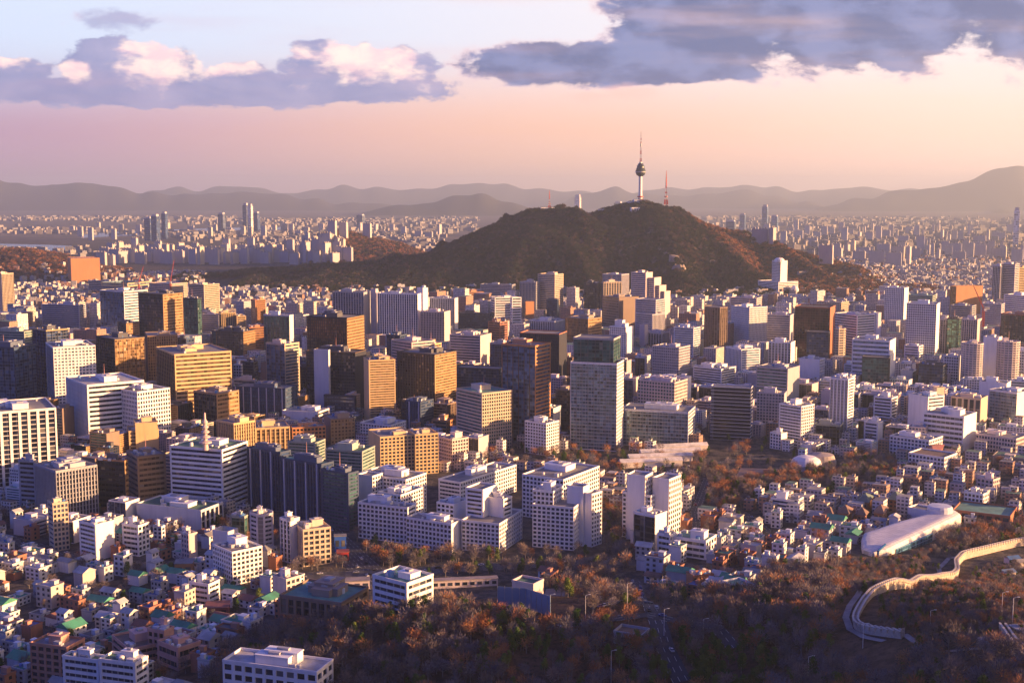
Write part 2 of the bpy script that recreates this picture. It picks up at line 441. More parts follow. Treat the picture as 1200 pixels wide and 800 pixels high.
def near_road(x,y,r):
    for q,wd in RDW:
        for a,b in zip(q,q[1:]):
            vx,vy=b[0]-a[0],b[1]-a[1]; L=vx*vx+vy*vy or 1; t=max(0,min(1,((x-a[0])*vx+(y-a[1])*vy)/L))
            if math.hypot(x-a[0]-t*vx,y-a[1]-t*vy)<wd/2+r: return True
    return False
# ------------------------------------------------------------------ facades
WC=dict(W=(.84,.82,.80),P=(.62,.52,.49),B=(.56,.45,.33),Y=(.60,.43,.22),T=(.24,.17,.13),D=(.05,.05,.06),G=(.36,.36,.39),L=(.48,.45,.49),R=(.36,.14,.08),K=(.022,.024,.040),N=(.035,.06,.12),O=(.48,.22,.09),M=(.55,.31,.26),Q=(.46,.23,.16),S=(.60,.62,.66),E=(.30,.34,.30),C=(.028,.033,.055))
GC=dict(n=(.020,.050,.14),b=(.07,.13,.24),g=(.04,.12,.12),k=(.012,.020,.050),o=(.16,.10,.055),s=(.30,.38,.48),d=(.03,.035,.045),t=(.12,.19,.24),r=(.06,.025,.02),u=(.065,.09,.15))
RC=dict(g=(.30,.29,.28),G=(.05,.20,.12),w=(.6,.6,.6),k=(.10,.10,.10),p=(.42,.33,.30),e=(.16,.42,.30),B=(.06,.16,.42),t=(.25,.16,.10))
def edge_pts(a,b,s0,s1,d0,d1):
    L=math.hypot(b[0]-a[0],b[1]-a[1]); ux,uy=(b[0]-a[0])/L,(b[1]-a[1])/L; nx,ny=uy,-ux
    return [(a[0]+ux*s0+nx*d0,a[1]+uy*s0+ny*d0),(a[0]+ux*s0+nx*d1,a[1]+uy*s0+ny*d1),(a[0]+ux*s1+nx*d1,a[1]+uy*s1+ny*d1),(a[0]+ux*s1+nx*d0,a[1]+uy*s1+ny*d0)]
def facade(root,poly,h,st,wall,glass,fh=4.0,bay=3.5,zb=0.0,rf='g',panes=False,pent=None,rng=None,par=1.2,top=None,rname='roof',gm=None):
    """one volume of a building: glazing core, wall of bands and piers in front of it, roof with parapet"""
    rng=rng or random.Random(int(abs(poly[0][0]*7+poly[0][1]*3)))
    wc=WC[wall] if isinstance(wall,str) else wall; gc=GC[glass] if isinstance(glass,str) else glass
    wm=wallmat(wc); n=len(poly)
    if len(st)==2 and n==4: es=[st[0],st[1],st[0],st[1]]
    elif len(st)==n: es=list(st)
    else: es=[st[i%len(st)] for i in range(n)]
    nf=max(1,int(round(h/fh))); fh=h/nf
    d=.42
    core=offset(poly,-.55)
    bronze=wall in('K','T') and n==4 and es[1] not in 'B'  # sun's gold glow painted into wall and glass on the sunward and opposite sides
    mb=MB(); mb.prism(core,zb,zb+h-.3,top=False)
    if bronze: mb.mi=[0,1,0,1]
    shiny=gm or glassmat(gc,round(fh,2),bay,metal=.4 if 'G' in st else .3,mull=.10 if 'G' in st else .06,band=.26 if 'G' in st else .1,
        mc=((.34,.37,.38) if glass=='t' else tuple(round(x*.6+.03,3) for x in gc)) if 'G' in st else None, rough=.10,var=.8 if 'G' in st else .6)
    allB=all(e=='B' for e in es)
    if panes:
        mb.obj('inner_wall',wallmat(tuple(x*.35 for x in wc)),root)
    elif not allB: mb.obj('glazing',[shiny,glassmat((.22,.13,.055),round(fh,2),bay,metal=.4,mull=.06,band=.1,rough=.18,var=.7)] if bronze else shiny,root)
    wb=MB(); o1=offset(poly,0.0); npn=0; pane_list=[]
    for i in range(n):
        a,b=poly[i],poly[(i+1)%n]; L=math.hypot(b[0]-a[0],b[1]-a[1]); e=es[i]
        if L<.5: continue
        if e=='B':
            wb.ring(poly,core,zb,zb+h,edges=[i]); continue
        nb=max(1,int(round(L/bay))); bw=L/nb; f0=len(wb.f)
        if e in 'HPT':
            fr=.50 if e=='H' else .38
            if e=='T': fr=.13
            for k in range(nf+1):
                z0=zb+k*fh-(fh*fr*.5 if k else 0); z1=zb+k*fh+fh*fr*.5
                if k==nf: z1=zb+h
                wb.ring(poly,core,z0,z1,edges=[i])
        elif e in 'VG':
            wb.ring(poly,core,zb+h-1.1,zb+h,edges=[i]); wb.ring(poly,core,zb,zb+.8,edges=[i])
            if e=='V':
                inner=offset(poly,-.3)
                for k in range(1,nf): wb.ring(inner,core,zb+k*fh-.5,zb+k*fh+.35,edges=[i],mi=1)
        if e in 'VP':
            pw=bw*(.30 if e=='V' else .30)
            for k in range(nb+1):
                s0=max(0,k*bw-pw/2); s1=min(L,k*bw+pw/2)
                wb.prism(edge_pts(a,b,s0,s1,-.5,.10 if e=='P' else .25),zb,zb+h-.02,top=False)
        if e=='V' and wall=='N':
            for k in range(1,nb,4): wb.prism(edge_pts(a,b,k*bw+.5,k*bw+1.5,-.4,.6),zb,zb+h+.4,mi=2)
        if e=='G':
            for k in range(0,nb+1,2): 
                s0=max(0,k*bw-.1); wb.prism(edge_pts(a,b,s0,min(L,s0+.2),-.5,.04),zb,zb+h-.05,top=False,mi=1)
        if e=='H':
            for s0,s1 in((0,min(1.4,L*.1)),(L-min(1.4,L*.1),L)):
                wb.prism(edge_pts(a,b,s0,s1,-.5,.05),zb,zb+h-.02,top=False)
        if bronze and i in(1,3):
            for q in range(f0,len(wb.f)): wb.mi[q]=2
        if panes and e in 'PH':
            mx,my=(a[0]+b[0])/2+root.location.x,(a[1]+b[1])/2+root.location.y
            ux,uy=(b[0]-a[0])/L,(b[1]-a[1])/L
            vis=(-mx*uy+my*ux)>0 if False else (mx*uy-my*ux)<0
            if vis:
                for k in range(nf):
                    for q in range(nb): pane_list.append((i,k,q,bw,a,ux,uy))
    dk=wallmat(tuple(x*.55 for x in wc))
    wb.obj('wall',[wm,dk,wallmat((.40,.25,.12))] if bronze else ([wm,dk,wallmat((.62,.60,.64))] if wall=='N' else [wm,dk]),root)
    if pane_list:
        key=None; me={}
        rest=MB(); pane_list.sort(key=lambda t:-t[1])
        for idx,(i,k,q,bw,a,ux,uy) in enumerate(pane_list):
            cx=a[0]+ux*(q+.5)*bw-uy*-.48*-1*-1; cy=a[1]+uy*(q+.5)*bw
            nx,ny=uy,-ux
            cx=a[0]+ux*(q+.5)*bw-nx*.5; cy=a[1]+uy*(q+.5)*bw-ny*.5; cz=zb+(k+.5)*fh
            ww,hh=bw*.8,fh*.62
            if idx<NPANE:
                kk=(round(ww,2),round(hh,2))
                if kk not in me:
                    m2=MB(); m2.box(0,0,-hh/2,hh/2,ww,.06,0,bot=True); me[kk]=m2.mesh('window',PANE)
                o=bpy.data.objects.new('window',me[kk]); sc.collection.objects.link(o); o.parent=root; o.location=(cx,cy,cz); o.rotation_euler=(0,0,math.atan2(uy,ux))
            else: rest.box(cx,cy,cz-hh/2,cz+hh/2,ww,.06,math.atan2(uy,ux))
        if rest.f: rest.obj('window',PANE,root)['kind']='stuff'
    # roof
    rb=MB(); rb.prism(offset(poly,-.35),zb+h-.6,zb+h-.02); rb.obj(rname,roofmat(RC[rf]),root)
    pb=MB(); po=offset(poly,.16); pi=offset(poly,-.4); pb.ring(po,pi,zb+h,zb+h+par,inner=True); pb.obj('parapet',wallmat(top) if top else wm,root)
    zt=zb+h
    # rooftop plant
    if pent is None: pent=1
    cxm=sum(p[0] for p in poly)/n; cym=sum(p[1] for p in poly)/n
    e0=poly[0]; e1=poly[1]; e3=poly[-1]
    if n==4:
        A=(e1[0]-e0[0],e1[1]-e0[1]); Bv=(e3[0]-e0[0],e3[1]-e0[1]); LA=math.hypot(*A); LB=math.hypot(*Bv); ang=math.atan2(A[1],A[0])
    else:
        A=(1,0); Bv=(0,1); xs=[p[0] for p in poly]; yy=[p[1] for p in poly]; LA=(max(xs)-min(xs))*.6; LB=(max(yy)-min(yy))*.6; ang=0; A=(LA,0); Bv=(0,LB)
        e0=(cxm-LA/2,cym-LB/2)
    def at(u,v): return (e0[0]+A[0]*u+Bv[0]*v,e0[1]+A[1]*u+Bv[1]*v)
    if pent>0:
        for k in range(pent):
            u,v=rng.uniform(.3,.7),rng.uniform(.35,.7); x,y=at(u,v); pw,pd=min(LA*rng.uniform(.25,.45),18),min(LB*rng.uniform(.3,.5),14); ph=rng.uniform(3,6)+k*.013
            m2=MB(); m2.box(x,y,zt-.1,zt+ph,pw,pd,ang); m2.box(x,y,zt+ph-.3,zt+ph+.25,pw+.7,pd+.7,ang,bot=True)
            ox=pw*.5+.02
            if abs(root.location.x)+abs(root.location.y)>1:
                m4=MB(); m4.box(x,y,zt+ph+.3,zt+ph+1.3,pw*.35,pd*.4,ang); sub_=m4
            else: sub_=None
            po_=m2.obj('penthouse',wallmat(tuple(min(.85,c*1.15+.06) for c in wc)),root)
            if sub_: sub_.obj('vent_box',plain('unit_metal',(.4,.4,.42)),po_)
        m3=MB(); 
        for k in range(rng.randint(3,7)):
            x,y=at(rng.uniform(.1,.9),rng.uniform(.1,.9)); s=rng.uniform(1.2,3.2)
            m3=MB(); hh=rng.uniform(1.2,3.0)
            if rng.random()<.3:
                m3.lathe([(s*.6,0),(s*.6,hh),(s*.35,hh+.5),(0.01,hh+.6)],10); nm='water_tank'; mt=plain('tank_paint',rng.choice([(.10,.25,.5),(.75,.72,.65),(.7,.7,.7)]))
            else:
                m3.box(0,0,0,hh,s*1.5,s,ang); nm='rooftop_unit'; mt=plain('unit_metal',rng.choice([(.6,.6,.6),(.4,.4,.42),(.72,.70,.66)]))
            m3.obj(nm,mt,root,loc=(x,y,zt-.05))
        if rng.random()<.35 and h>45:
            x,y=at(.5,.5); m3=MB(); m3.tube((0,0,0),(0,0,rng.uniform(8,14)),.35,.12); m3.obj('antenna',plain('mast_paint',(.6,.3,.25)),root,loc=(x,y,zt+4))
    return zt
NPANE=100
PANE=glassmat((.035,.045,.07),50,50,metal=.2,mull=0.0,band=0.0,rough=.1,var=.5)
BLD=[]     # placed footprints: centre x, y, radius, px, py
def rect_from(x0,xc,x1,yb,th=None,z=None,r=None):
    X,Y,Z=ray(xc,yb) if z is None else (*wpos(xc,yb,z),z)
    def solve(th):
        c,s=math.cos(th),math.sin(th)
        def w(px,dx,dy):
            a=(px-600)/F; D0=Y*CP+(H-Z)*SP
            den=dx-a*dy*CP
            return (a*D0-X)/den if abs(den)>1e-3 else 1e4
        return w(x0,-c,s),w(x1,s,c)
    def score(wl,wr):
        if wl<4 or wr<4: return 1e3
        q=math.log(wr/wl/(r or .8)); return abs(q)+(max(wl,wr)>95)*math.log(max(wl,wr)/95)*2
    best=None
    if th is None:
        base=26 if xc<760 else 32
        for k in range(0,64,2):
            for t in (base-k,base+k):
                if 4<=t<=72:
                    wl,wr=solve(R(t)); sc_=score(wl,wr)+k*.03+(wr/max(wl,1)<.3)*.5+max(0,18-t)*.25
                    if best is None or sc_<best[0]: best=(sc_,t,wl,wr)
        th=best[1]
    wl,wr=solve(R(th)); wl=max(4,min(wl,230)); 
    if x1<=xc+1 or wr<4 or wr>200: wr=max(10,min(28,wl*.6))
    c,s=math.cos(R(th)),math.sin(R(th))
    return (X,Y,Z),[(-c*wl,s*wl),(0,0),(s*wr,c*wr),(s*wr-c*wl,c*wr+s*wl)],th
def ztop(X,Y,yt):
    b=(400-yt)/F; return H+Y*(b*CP-SP)/(CP+b*SP)
LAST=None; HB=[]
def add_bld(X,Y,poly):
    cx=sum(p[0] for p in poly)/len(poly)+X; cy=sum(p[1] for p in poly)/len(poly)+Y
    BLD.append((cx,cy,[(p[0]+X,p[1]+Y) for p in poly]))
def B(x0,xc,x1,yt,yb,st,wall,glass,label=None,name='office_tower',cat='office tower',fh=4.0,bay=3.6,th=None,rf='g',pent=1,up=None,panes=False,shape=None,r=None,zb=None,cut=None,par=1.2,top=None):
    """a building whose near corner stands at photo pixel (xc,yb); up=True adds a volume to the last building"""
    global LAST
    HB.append((x0,x1,yt,yb))
    o,poly,tt=rect_from(x0,xc,x1,yb,th,r=r)
    X,Y,Z=o; h=ztop(X,Y,yt)-Z; h=max(h,3)
    if shape=='oct':
        q=[]; n=4
        for i in range(4):
            a,b=poly[i],poly[(i+1)%4]
            q+= [(a[0]+(b[0]-a[0])*t,a[1]+(b[1]-a[1])*t) for t in(.25,.75)]
        poly=q
    if shape=='round':
        cx=sum(p[0] for p in poly)/4; cy=sum(p[1] for p in poly)/4
        A=((poly[1][0]-poly[0][0])/2,(poly[1][1]-poly[0][1])/2); Bv=((poly[2][0]-poly[1][0])/2,(poly[2][1]-poly[1][1])/2)
        poly=[(cx+A[0]*math.cos(t)+Bv[0]*math.sin(t),cy+A[1]*math.cos(t)+Bv[1]*math.sin(t)) for t in [2*math.pi*k/18 for k in range(18)]]
    if up is not None and LAST is not None:
        root=LAST; ox,oy=X-root.location.x,Y-root.location.y; poly=[(p[0]+ox,p[1]+oy) for p in poly]; zb0=Z-root.location.z
        if up!=0 and up is not True: zb0=up; h=ztop(X,Y,yt)-root.location.z-up
        facade(root,poly,h,st,wall,glass,fh,bay,zb=zb0,rf=rf,pent=pent,panes=panes,par=par,top=top)
        add_bld(root.location.x,root.location.y,poly); return root
    root=empty(name,(X,Y,Z-.05),label,cat); root['th']=tt
    facade(root,poly,h,st,wall,glass,fh,bay,rf=rf,pent=pent,panes=panes,par=par,top=top)
    root['px']=(x0+x1)/2; root['py']=yb; root['h']=h
    add_bld(X,Y,poly); LAST=root; return root
# ------------------------------------------------------------------ the buildings one can tell apart
AP=dict(name='apartment_block',cat='apartment block')
HT=dict(name='hotel_tower',cat='hotel')
LO=dict(name='low_building',cat='low building')
SC=dict(name='school_building',cat='school')
# far left
B(-8,4,18,321,372,'BV','B','d','beige slab tower with one dark window stripe above the far left rooftops',fh=3.5,**AP)
B(50,94,102,358,396,'HH','L','k','low bow-fronted office striped lilac and black beyond the blue glass block',shape=None,pent=2)
B(104,148,152,330,344,'HH','G','d','long low grey hall before the orange slab building',fh=5,name='long_hall',cat='hall')
B(119,147,175,342,402,'GH','S','b','wide blue glass office with ribbed pale top beside the black tower',bay=5,fh=5)
B(119,150,176,336,348,'HH','Y','t',up=38.0,pent=0)
B(176,200,221,333,372,'HP','B','b','office block with a bright blue sloping roof behind the black tower',rf='B',pent=0)
B(164,193,216,345,412,'GH','K','k','black tower with brown striped sunward side below the blue roof',fh=5)
B(222,240,258,334,374,'HH','B','d','pale tower with fine yellow bands standing before the dark wooded hill')
B(216,233,238,350,412,'GG','C','g','narrow dark teal glass tower close behind the black tower')
B(237,257,260,369,398,'HH','L','u','mauve slab office beside the small golden tower')
B(257,260,277,367,398,'HV','Y','d','small golden tower with vertical ribs at the edge of the mauve slab')
B(276,278,289,371,398,'HH','Y','d','thin golden block with dark bands beside the ribbed golden tower')
B(246,262,274,389,425,'GH','D','g','dark office with a curled metal roof frame',shape='oct',pent=2)
B(254,286,300,389,428,'GP','K','k','wide dark brown office with gold tips next to the curled roof frame',pent=2)
B(-12,30,41,389,430,'HH','E','g','green-roofed beige office behind the tall blue glass block',rf='G',pent=2)
B(-30,20,46,408,492,'GG','N','b','tall blue glass office block at the left edge of the view',bay=4,pent=2)
B(41,58,84,388,482,'GG','C','n','navy office tower with a gold-lit band under its roof',top=(.5,.36,.18))
B(57,66,115,408,496,'GP','W','s','cream tower with pale glass and one dark slot down its front',bay=4,fh=3.8,pent=3)
B(115,137,172,398,472,'GG','K','o','broad bronze glass block half lit gold above',bay=3,pent=1)
B(172,175,210,394,462,'VV','T','o','brown ribbed office joined to the broad bronze glass block',bay=3)
B(139,149,164,379,412,'GH','K','k','small black block with golden ribbed side before the brown tower')
B(185,207,273,416,497,'GH','Y','o','golden banded office with rooftop plant on a dark end wall',fh=5,bay=4,pent=4)
B(80,105,171,452,524,'VH','W','k','white office with bold black floor bands and a slotted end wall',fh=5,pent=2,rf='w')
B(134,163,201,460,524,'PP','W','n','white gridded office with tall arched windows at its crown',fh=4.6,bay=3.2,pent=2)
B(228,255,281,462,506,'GH','T','k','squat brown-striped block with a dark glazed prow',fh=5,pent=2)
B(274,283,287,428,452,'PP','W','d','narrow white block wedged behind the golden banded office')
B(285,298,303,425,455,'HH','D','k','small dark office with a grey roof behind the blue slatted wing')
B(274,335,349,456,496,'VH','N','b','long low navy slatted office in the shade of the black glass tower',bay=2.6,pent=3)
B(274,300,302,446,480,'HH','S','b','pale-topped blue office standing on the slatted wing',pent=2)
B(-36,-28,69,486,574,'VV','W','k','office with tall white fins over dark brown glass at the left edge',bay=8.5,fh=4.5,rf='g',pent=3,th=62)
B(24,43,47,541,600,'HH','G','d','grey banded wing with a green roof behind the finned grey office',rf='G')
B(43,68,116,553,614,'VV','G','k','grey office with close fins and blue boards on its roof',bay=2.7,pent=3)
B(115,148,152,541,598,'HH','K','k','dark banded office with orange-edged roof beside the stepped tan tower',fh=5,top=(.5,.25,.1))
B(150,152,187,506,540,'HH','Y','o','stepped tan tower on a dark striped base behind the shaded office',pent=2)
B(158,160,186,497,540,'BB','Y','o',up=10.0,pent=1)
B(150,163,196,536,597,'HH','T','k',up=True,fh=4.4,pent=1)
hosp=B(201,262,292,528,602,'HH','W','k','white office with rows of small dark windows and a pagoda mast',fh=4.1,bay=2.6,rf='G',pent=1)
B(255,275,300,497,540,'VV','Y','o','golden fluted block partly hidden by the pagoda mast office',bay=3,pent=2)
B(161,236,262,599,624,'BV','S','k','long low museum hall with a sloping white fascia and green roof',rf='G',name='museum_hall',cat='museum',bay=6,fh=9,pent=2,r=.5)
B(58,64,82,591,646,'HP','B','u','slim beige tower alone in the shaded low rooftops',fh=3.6,bay=3,**AP)
B(94,113,135,616,657,'HB','W','n','white apartment tower with dark balconies and a blank white side',fh=3.2,panes=True,**AP)
B(144,163,176,617,652,'HP','W','b','white office with wrapped windows beside a slender stair tower',fh=3.6,panes=True)
B(180,190,194,618,641,'PP','W','n','small white box building behind the two white towers',fh=3.2,**LO)
B(213,222,232,627,660,'PB','P','n','small pink-lit block with a white upper wall near the museum hall',fh=3.4,**LO)
B(250,273,308,648,686,'PP','W','n','white apartment block with a round-notched roof wedge',fh=3.3,bay=3.2,panes=True,**AP)
B(250,268,280,640,660,'BB','S','n',up=24.0,pent=0)
B(271,287,291,606,634,'GG','E','g','teal glass block beside the grey rounded apartment tower',**LO)
B(290,306,325,605,657,'HV','L','u','lilac apartment tower with rounded ends and twin round roof pods',fh=3.3,bay=4,shape='oct',panes=True,**AP)
B(329,341,352,610,660,'VB','W','k','white and black striped slab beside the sunlit gridded block',fh=3.4,**AP)
B(345,356,388,622,664,'VP','B','d','beige block with a sunlit grid of square windows and roof tanks',fh=4,bay=4,panes=True,pent=2,**AP)
# green apartment slab complex with roof huts
B(291,330,342,531,600,'VH','N','n','long navy apartment slab with pale fins and roof huts',bay=3.2,fh=3,rf='e',pent=4,name='apartment_slab',cat='apartment block',th=34)
B(330,378,392,545,613,'VH','N','n',up=True,bay=3.2,fh=3,rf='e',pent=4,th=34)
B(378,409,421,556,622,'HH','N','g',up=True,bay=3.2,fh=3,rf='e',pent=2,th=34)
B(338,370,382,520,570,'HH','E','g','second apartment slab with green roof behind the long navy slab',fh=3,rf='G',pent=4,name='apartment_slab',cat='apartment block')
B(382,425,440,530,580,'HH','E','g','third apartment slab with pale lift huts behind the long navy slab',fh=3,rf='G',pent=5,name='apartment_slab',cat='apartment block')
B(432,446,487,513,558,'BP','Y','d','golden apartment block with dark square windows and a white end wall',fh=3.4,bay=4,panes=True,**AP)
B(478,487,514,510,556,'BP','Y','d','golden gridded apartment wing next to the orange brick hall',fh=3.4,bay=4,panes=True,**AP)
B(513,530,549,516,545,'PP','P','d','pink-white office cube with even windows beside the golden apartments',fh=3.4,**LO)
B(506,524,534,494,512,'HP','O','d','orange brick hall below the dark gold-sided tower',**LO)
B(422,458,476,499,520,'PP','W','n','white low office with small windows before the yellow banded tower',fh=3.6,pent=3,**LO)
B(290,295,340,503,530,'VV','Y','o','low golden office with wide windows behind the navy slab',bay=5,pent=2,**LO)
B(340,343,382,502,524,'HP','O','d','orange-lit low office with a row of square windows',bay=4,pent=2,**LO)
B(380,388,416,492,520,'BP','T','d','small brown office lit orange at its corner',bay=4,pent=1,**LO)
B(331,372,386,484,500,'BH','W','d','flat white roofed hall before the black glass tower',rf='w',pent=1,**LO)
# lotte and centre
B(391,427,436,343,412,'VB','G','n','dark blue tower with a thick grey frame, partner of the white-finned tower',bay=5,pent=2,**HT)
B(435,441,444,339,411,'BB','L','n','blank lilac lift slab between the two hotel towers',name='lift_tower',cat='tower',pent=0)
B(443,490,494,345,414,'VB','W','n','tall hotel with white fins and dark glass top before the hill',bay=4.2,pent=1,**HT)
B(489,496,502,338,398,'BB','W','n',up=True,pent=1)
B(493,521,528,366,416,'VB','P','k','pink ribbed office beside the white-finned hotel',bay=3)
B(504,533,537,350,396,'VB','S','u','pale blue-grey office behind the pink ribbed office')
B(361,408,428,373,472,'VP','K','o','brown hotel slab with a golden end behind the black glass tower',bay=3,fh=4,pent=3,**HT)
B(360,417,430,414,484,'GB','K','k','black glass tower with a broad pale slab up its face',bay=3,pent=2,rf='k',top=(.1,.06,.04))
B(369,386,388,411,486,'BB','S','k',up=True,pent=0)
B(380,416,418,465,492,'HH','C','u','low glazed annex at the foot of the black glass tower',pent=0,**LO)
B(427,433,464,423,496,'BH','Y','o','bright yellow tower with fine shutter-like bands in a golden frame',fh=3,bay=3,pent=3)
B(466,510,535,416,490,'VH','K','k','black ribbed tower with a gold-lit side split by a dark slot',bay=4,fh=3.4,pent=2)
B(459,483,510,402,462,'HH','P','u','mauve office with sunlit pale top just behind the black ribbed tower')
B(313,335,352,404,478,'GH','B','b','pale glass tower with rounded golden banded side',fh=4,bay=4)
B(310,340,345,370,424,'GB','S','g','office with a grey portal frame round dark teal glass',bay=3)
B(295,300,312,352,392,'HH','O','o','narrow golden-brown block at the edge of the grey portal frame')
B(290,293,311,384,420,'HH','O','o','small orange striped block beside the portal-framed office')
B(535,565,600,462,530,'HP','B','g','green glass and cream gridded tower with an orange roof box',fh=3.6,bay=3,rf='e',pent=1,panes=False)
B(527,563,576,394,438,'HB','P','k','wide mauve striped block with a plain pink end wall',pent=2)
B(534,585,592,433,464,'GG','C','n','dark glass hall with a curved roof edge in the shade',pent=0,**LO)
B(574,591,596,403,448,'GB','G','n','blue-grey office between the mauve block and the mirror tower')
B(572,586,595,378,408,'HH','R','k','small red-brown brick office among the shaded mid towers')
B(575,580,606,349,382,'HH','W','k','white tapering office with horizontal bands and slanted frame',fh=5)
B(536,575,579,368,392,'HH','D','n','low dark office with flat brown roof below the tapering white office',**LO)
B(563,600,604,334,348,'HH','G','u','long pale low school hall at the foot of the wooded hill',**LO)
B(529,535,567,343,356,'HH','O','d','row of orange-lit low offices before the dark hill',pent=3,**LO)
B(588,627,645,406,524,'GH','O','b','mirror tower with sky-blue top and gold banded side',bay=3.4,fh=4,pent=1)
B(609,628,634,331,378,'VP','G','n','dark ribbed tower beside the pale stepped twin',pent=1)
B(630,650,660,322,378,'HH','B','u','pale stepped tower lit pink beside the dark ribbed tower',pent=1)
B(640,653,655,351,380,'GG','N','n',up=True,pent=0)
B(615,616,626,354,382,'HB','O','d','small plain orange slab in front of the dark ribbed tower',pent=0)
B(598,600,611,349,392,'HH','W','d','narrow white arched frame office beside the orange slab',fh=5,pent=0)
B(609,655,664,392,464,'VB','K','k','brown slab office with a copper-coloured top band',bay=3,top=(.45,.17,.09),pent=0)
B(621,650,662,377,400,'VV','S','k','low grey hall with white piers behind the copper-topped slab',**LO)
B(662,689,705,374,414,'GH','T','o','dark brown tower with bronze banded sunward side',pent=1,fh=5)
B(684,700,704,332,376,'GG','C','k','black twin tower with thin white frame under the tower hill',bay=4)
B(704,707,728,331,376,'VV','B','k','beige and black ribbed twin tower beside its darker twin',bay=6)
B(706,728,737,322,350,'VV','L','u','lilac stepped tower rising behind the black twins')
B(705,725,748,349,398,'HB','T','o','plain beige box tower glowing gold on one side',fh=5)
B(739,756,764,320,388,'HB','P','u','stepped lilac tower descending in terraces toward the sun')
B(744,766,774,326,388,'HB','P','u',up=True,pent=0)
B(760,772,780,335,388,'HB','P','u',up=True,pent=0)
B(766,778,785,342,388,'HB','P','u',up=True,pent=0)
B(744,768,779,352,402,'HH','L','u','terraced lilac office standing before the stepped tower',pent=0)
B(744,764,779,369,404,'HV','L','u',up=True,pent=0)
B(750,775,784,391,412,'VV','P','k','white hall with tall arched windows and a side tower',bay=5,**LO)
B(749,755,759,381,412,'BB','P','k',up=True,pent=0)
B(714,733,742,384,427,'PB','W','u','white apartment tower with a tall roof box before the gold box tower',fh=3.6,**AP)
B(720,729,733,376,426,'BB','W','u',up=True,pent=0)
B(764,795,808,408,453,'PP','L','u','grey-lilac office with an even grid of windows',bay=3,fh=4)
B(789,812,820,385,432,'HH','S','u','pale grey office with thin bands behind the gridded lilac office',fh=3.6)
B(744,755,758,419,448,'GB','S','k','small black glass box tower beside the lilac grid office')
B(820,838,856,361,428,'VV','T','o','octagonal brown glass tower with gold strips',shape='oct',bay=4,pent=0)
B(855,886,892,350,385,'HH','P','u','pale block behind the white gridded tower')
B(856,877,898,361,418,'PP','W','u','white gridded tower with bright cornice beside the octagonal brown tower',fh=3.6,bay=3,pent=1)
B(850,868,890,410,446,'VH','W','b','white banded office at the feet of the white gridded tower',fh=3.6,pent=2)
B(812,845,862,433,456,'HH','W','d','low bright white office with curved bands',fh=3.6,pent=2,**LO)
B(668,722,730,427,529,'GP','W','t','large green glass tower with white gridded edge and glass crown',fh=3.7,bay=3.2,pent=0,rf='k')
B(671,718,726,398,526,'GG','G','g',up=78.0,pent=0,fh=4,bay=4)
B(727,806,814,484,526,'GH','S','t','long low glass hotel with roof garden beside the large green tower',fh=3.8,bay=3,pent=3,name='hotel_building',cat='hotel')
B(747,790,805,449,488,'PP','P','g','pinkish department store with green glass centre behind the glass hotel',bay=4,pent=2)
B(832,879,881,455,517,'TT','S','k','black office striped with thin white floor lines',fh=4,bay=50,pent=0,rf='k')
B(885,922,936,433,482,'HB','G','g','teal-fronted office with a beige slab and orange mural',pent=1)
B(886,918,921,462,508,'PB','L','u','grey apartment office with stacked windows below the teal-fronted office',fh=3.6)
# right
B(896,925,929,370,412,'HB','L','n','lilac and navy banded office behind the white vertical ribs')
B(900,926,931,402,436,'VB','W','u','white office with vertical ribs beside the dark red tower',bay=5)
B(930,971,977,361,428,'GB','R','r','dark red-brown glass tower',bay=4,fh=4,rf='k',pent=0)
B(944,970,972,390,434,'GG','C','n',up=True,pent=0)
B(956,985,994,355,384,'PP','B','u','cream office with a flat pale roof behind the dark red tower')
B(976,1003,1024,370,424,'HH','W','u','white striped office with a sunlit band front',fh=4.2)
B(1022,1025,1031,367,422,'BB','W','u',up=True,pent=0)
B(975,979,991,386,430,'HH','B','u','small rounded cream office between dark red and striped towers',shape='oct')
B(1035,1058,1063,338,392,'PB','W','u','white square-windowed tower near the far low houses',fh=4)
B(1060,1095,1099,357,428,'PB','W','k','tall white tower with a dark lattice of windows',bay=3.4,fh=3.8)
B(1062,1092,1096,347,372,'HH','E','g','green-roofed tower behind the white lattice tower',rf='e')
B(1059,1076,1081,406,430,'HH','W','u','small white round-fronted office at the foot of the lattice tower',fh=4,**LO)
B(1075,1104,1109,429,460,'GG','C','n','low navy glass cube before the white lattice tower',pent=2)
B(997,1041,1048,400,456,'HB','W','b','white and blue office with a concave dark glass base',fh=6)
B(1009,1040,1042,420,462,'GG','C','g',up=True,pent=0)
B(936,960,966,422,452,'BP','W','u','white blank-walled block beside the dark red tower',**LO)
B(1112,1119,1150,336,382,'GB','O','o','plain orange-brown box tower beyond the red crane',pent=0)
B(1113,1138,1143,359,385,'HH','G','k','low dark banded office at the foot of the orange-brown box',**LO)
B(1161,1170,1173,312,368,'VV','L','k','tall lilac tower rising above the right-hand rooftops')
B(1168,1187,1192,310,368,'HH','L','k','tallest dark lilac tower with a ribbed crown')
B(1190,1192,1206,314,366,'HH','Y','d','golden banded tower cut by the right edge of the view')
B(1175,1200,1212,347,384,'HH','W','u','white broad office behind the brown slab at the right edge')
B(1171,1210,1222,370,414,'GB','R','k','broad chocolate brown slab at the right edge',top=(.3,.12,.08))
B(1121,1144,1149,375,414,'VB','P','u','pink office with close vertical ribs behind the round apartments')
B(1108,1122,1125,374,424,'GG','C','g','very dark narrow glass tower beside the pink ribbed office')
B(1098,1112,1115,375,422,'VB','L','u','slim lilac tower next to the very dark narrow tower')
B(1148,1172,1176,357,392,'HH','L','u','lilac office behind the red crane cab')
B(1150,1168,1172,396,452,'BB','W','u','blank white slab rising between the twin round apartments',**AP)
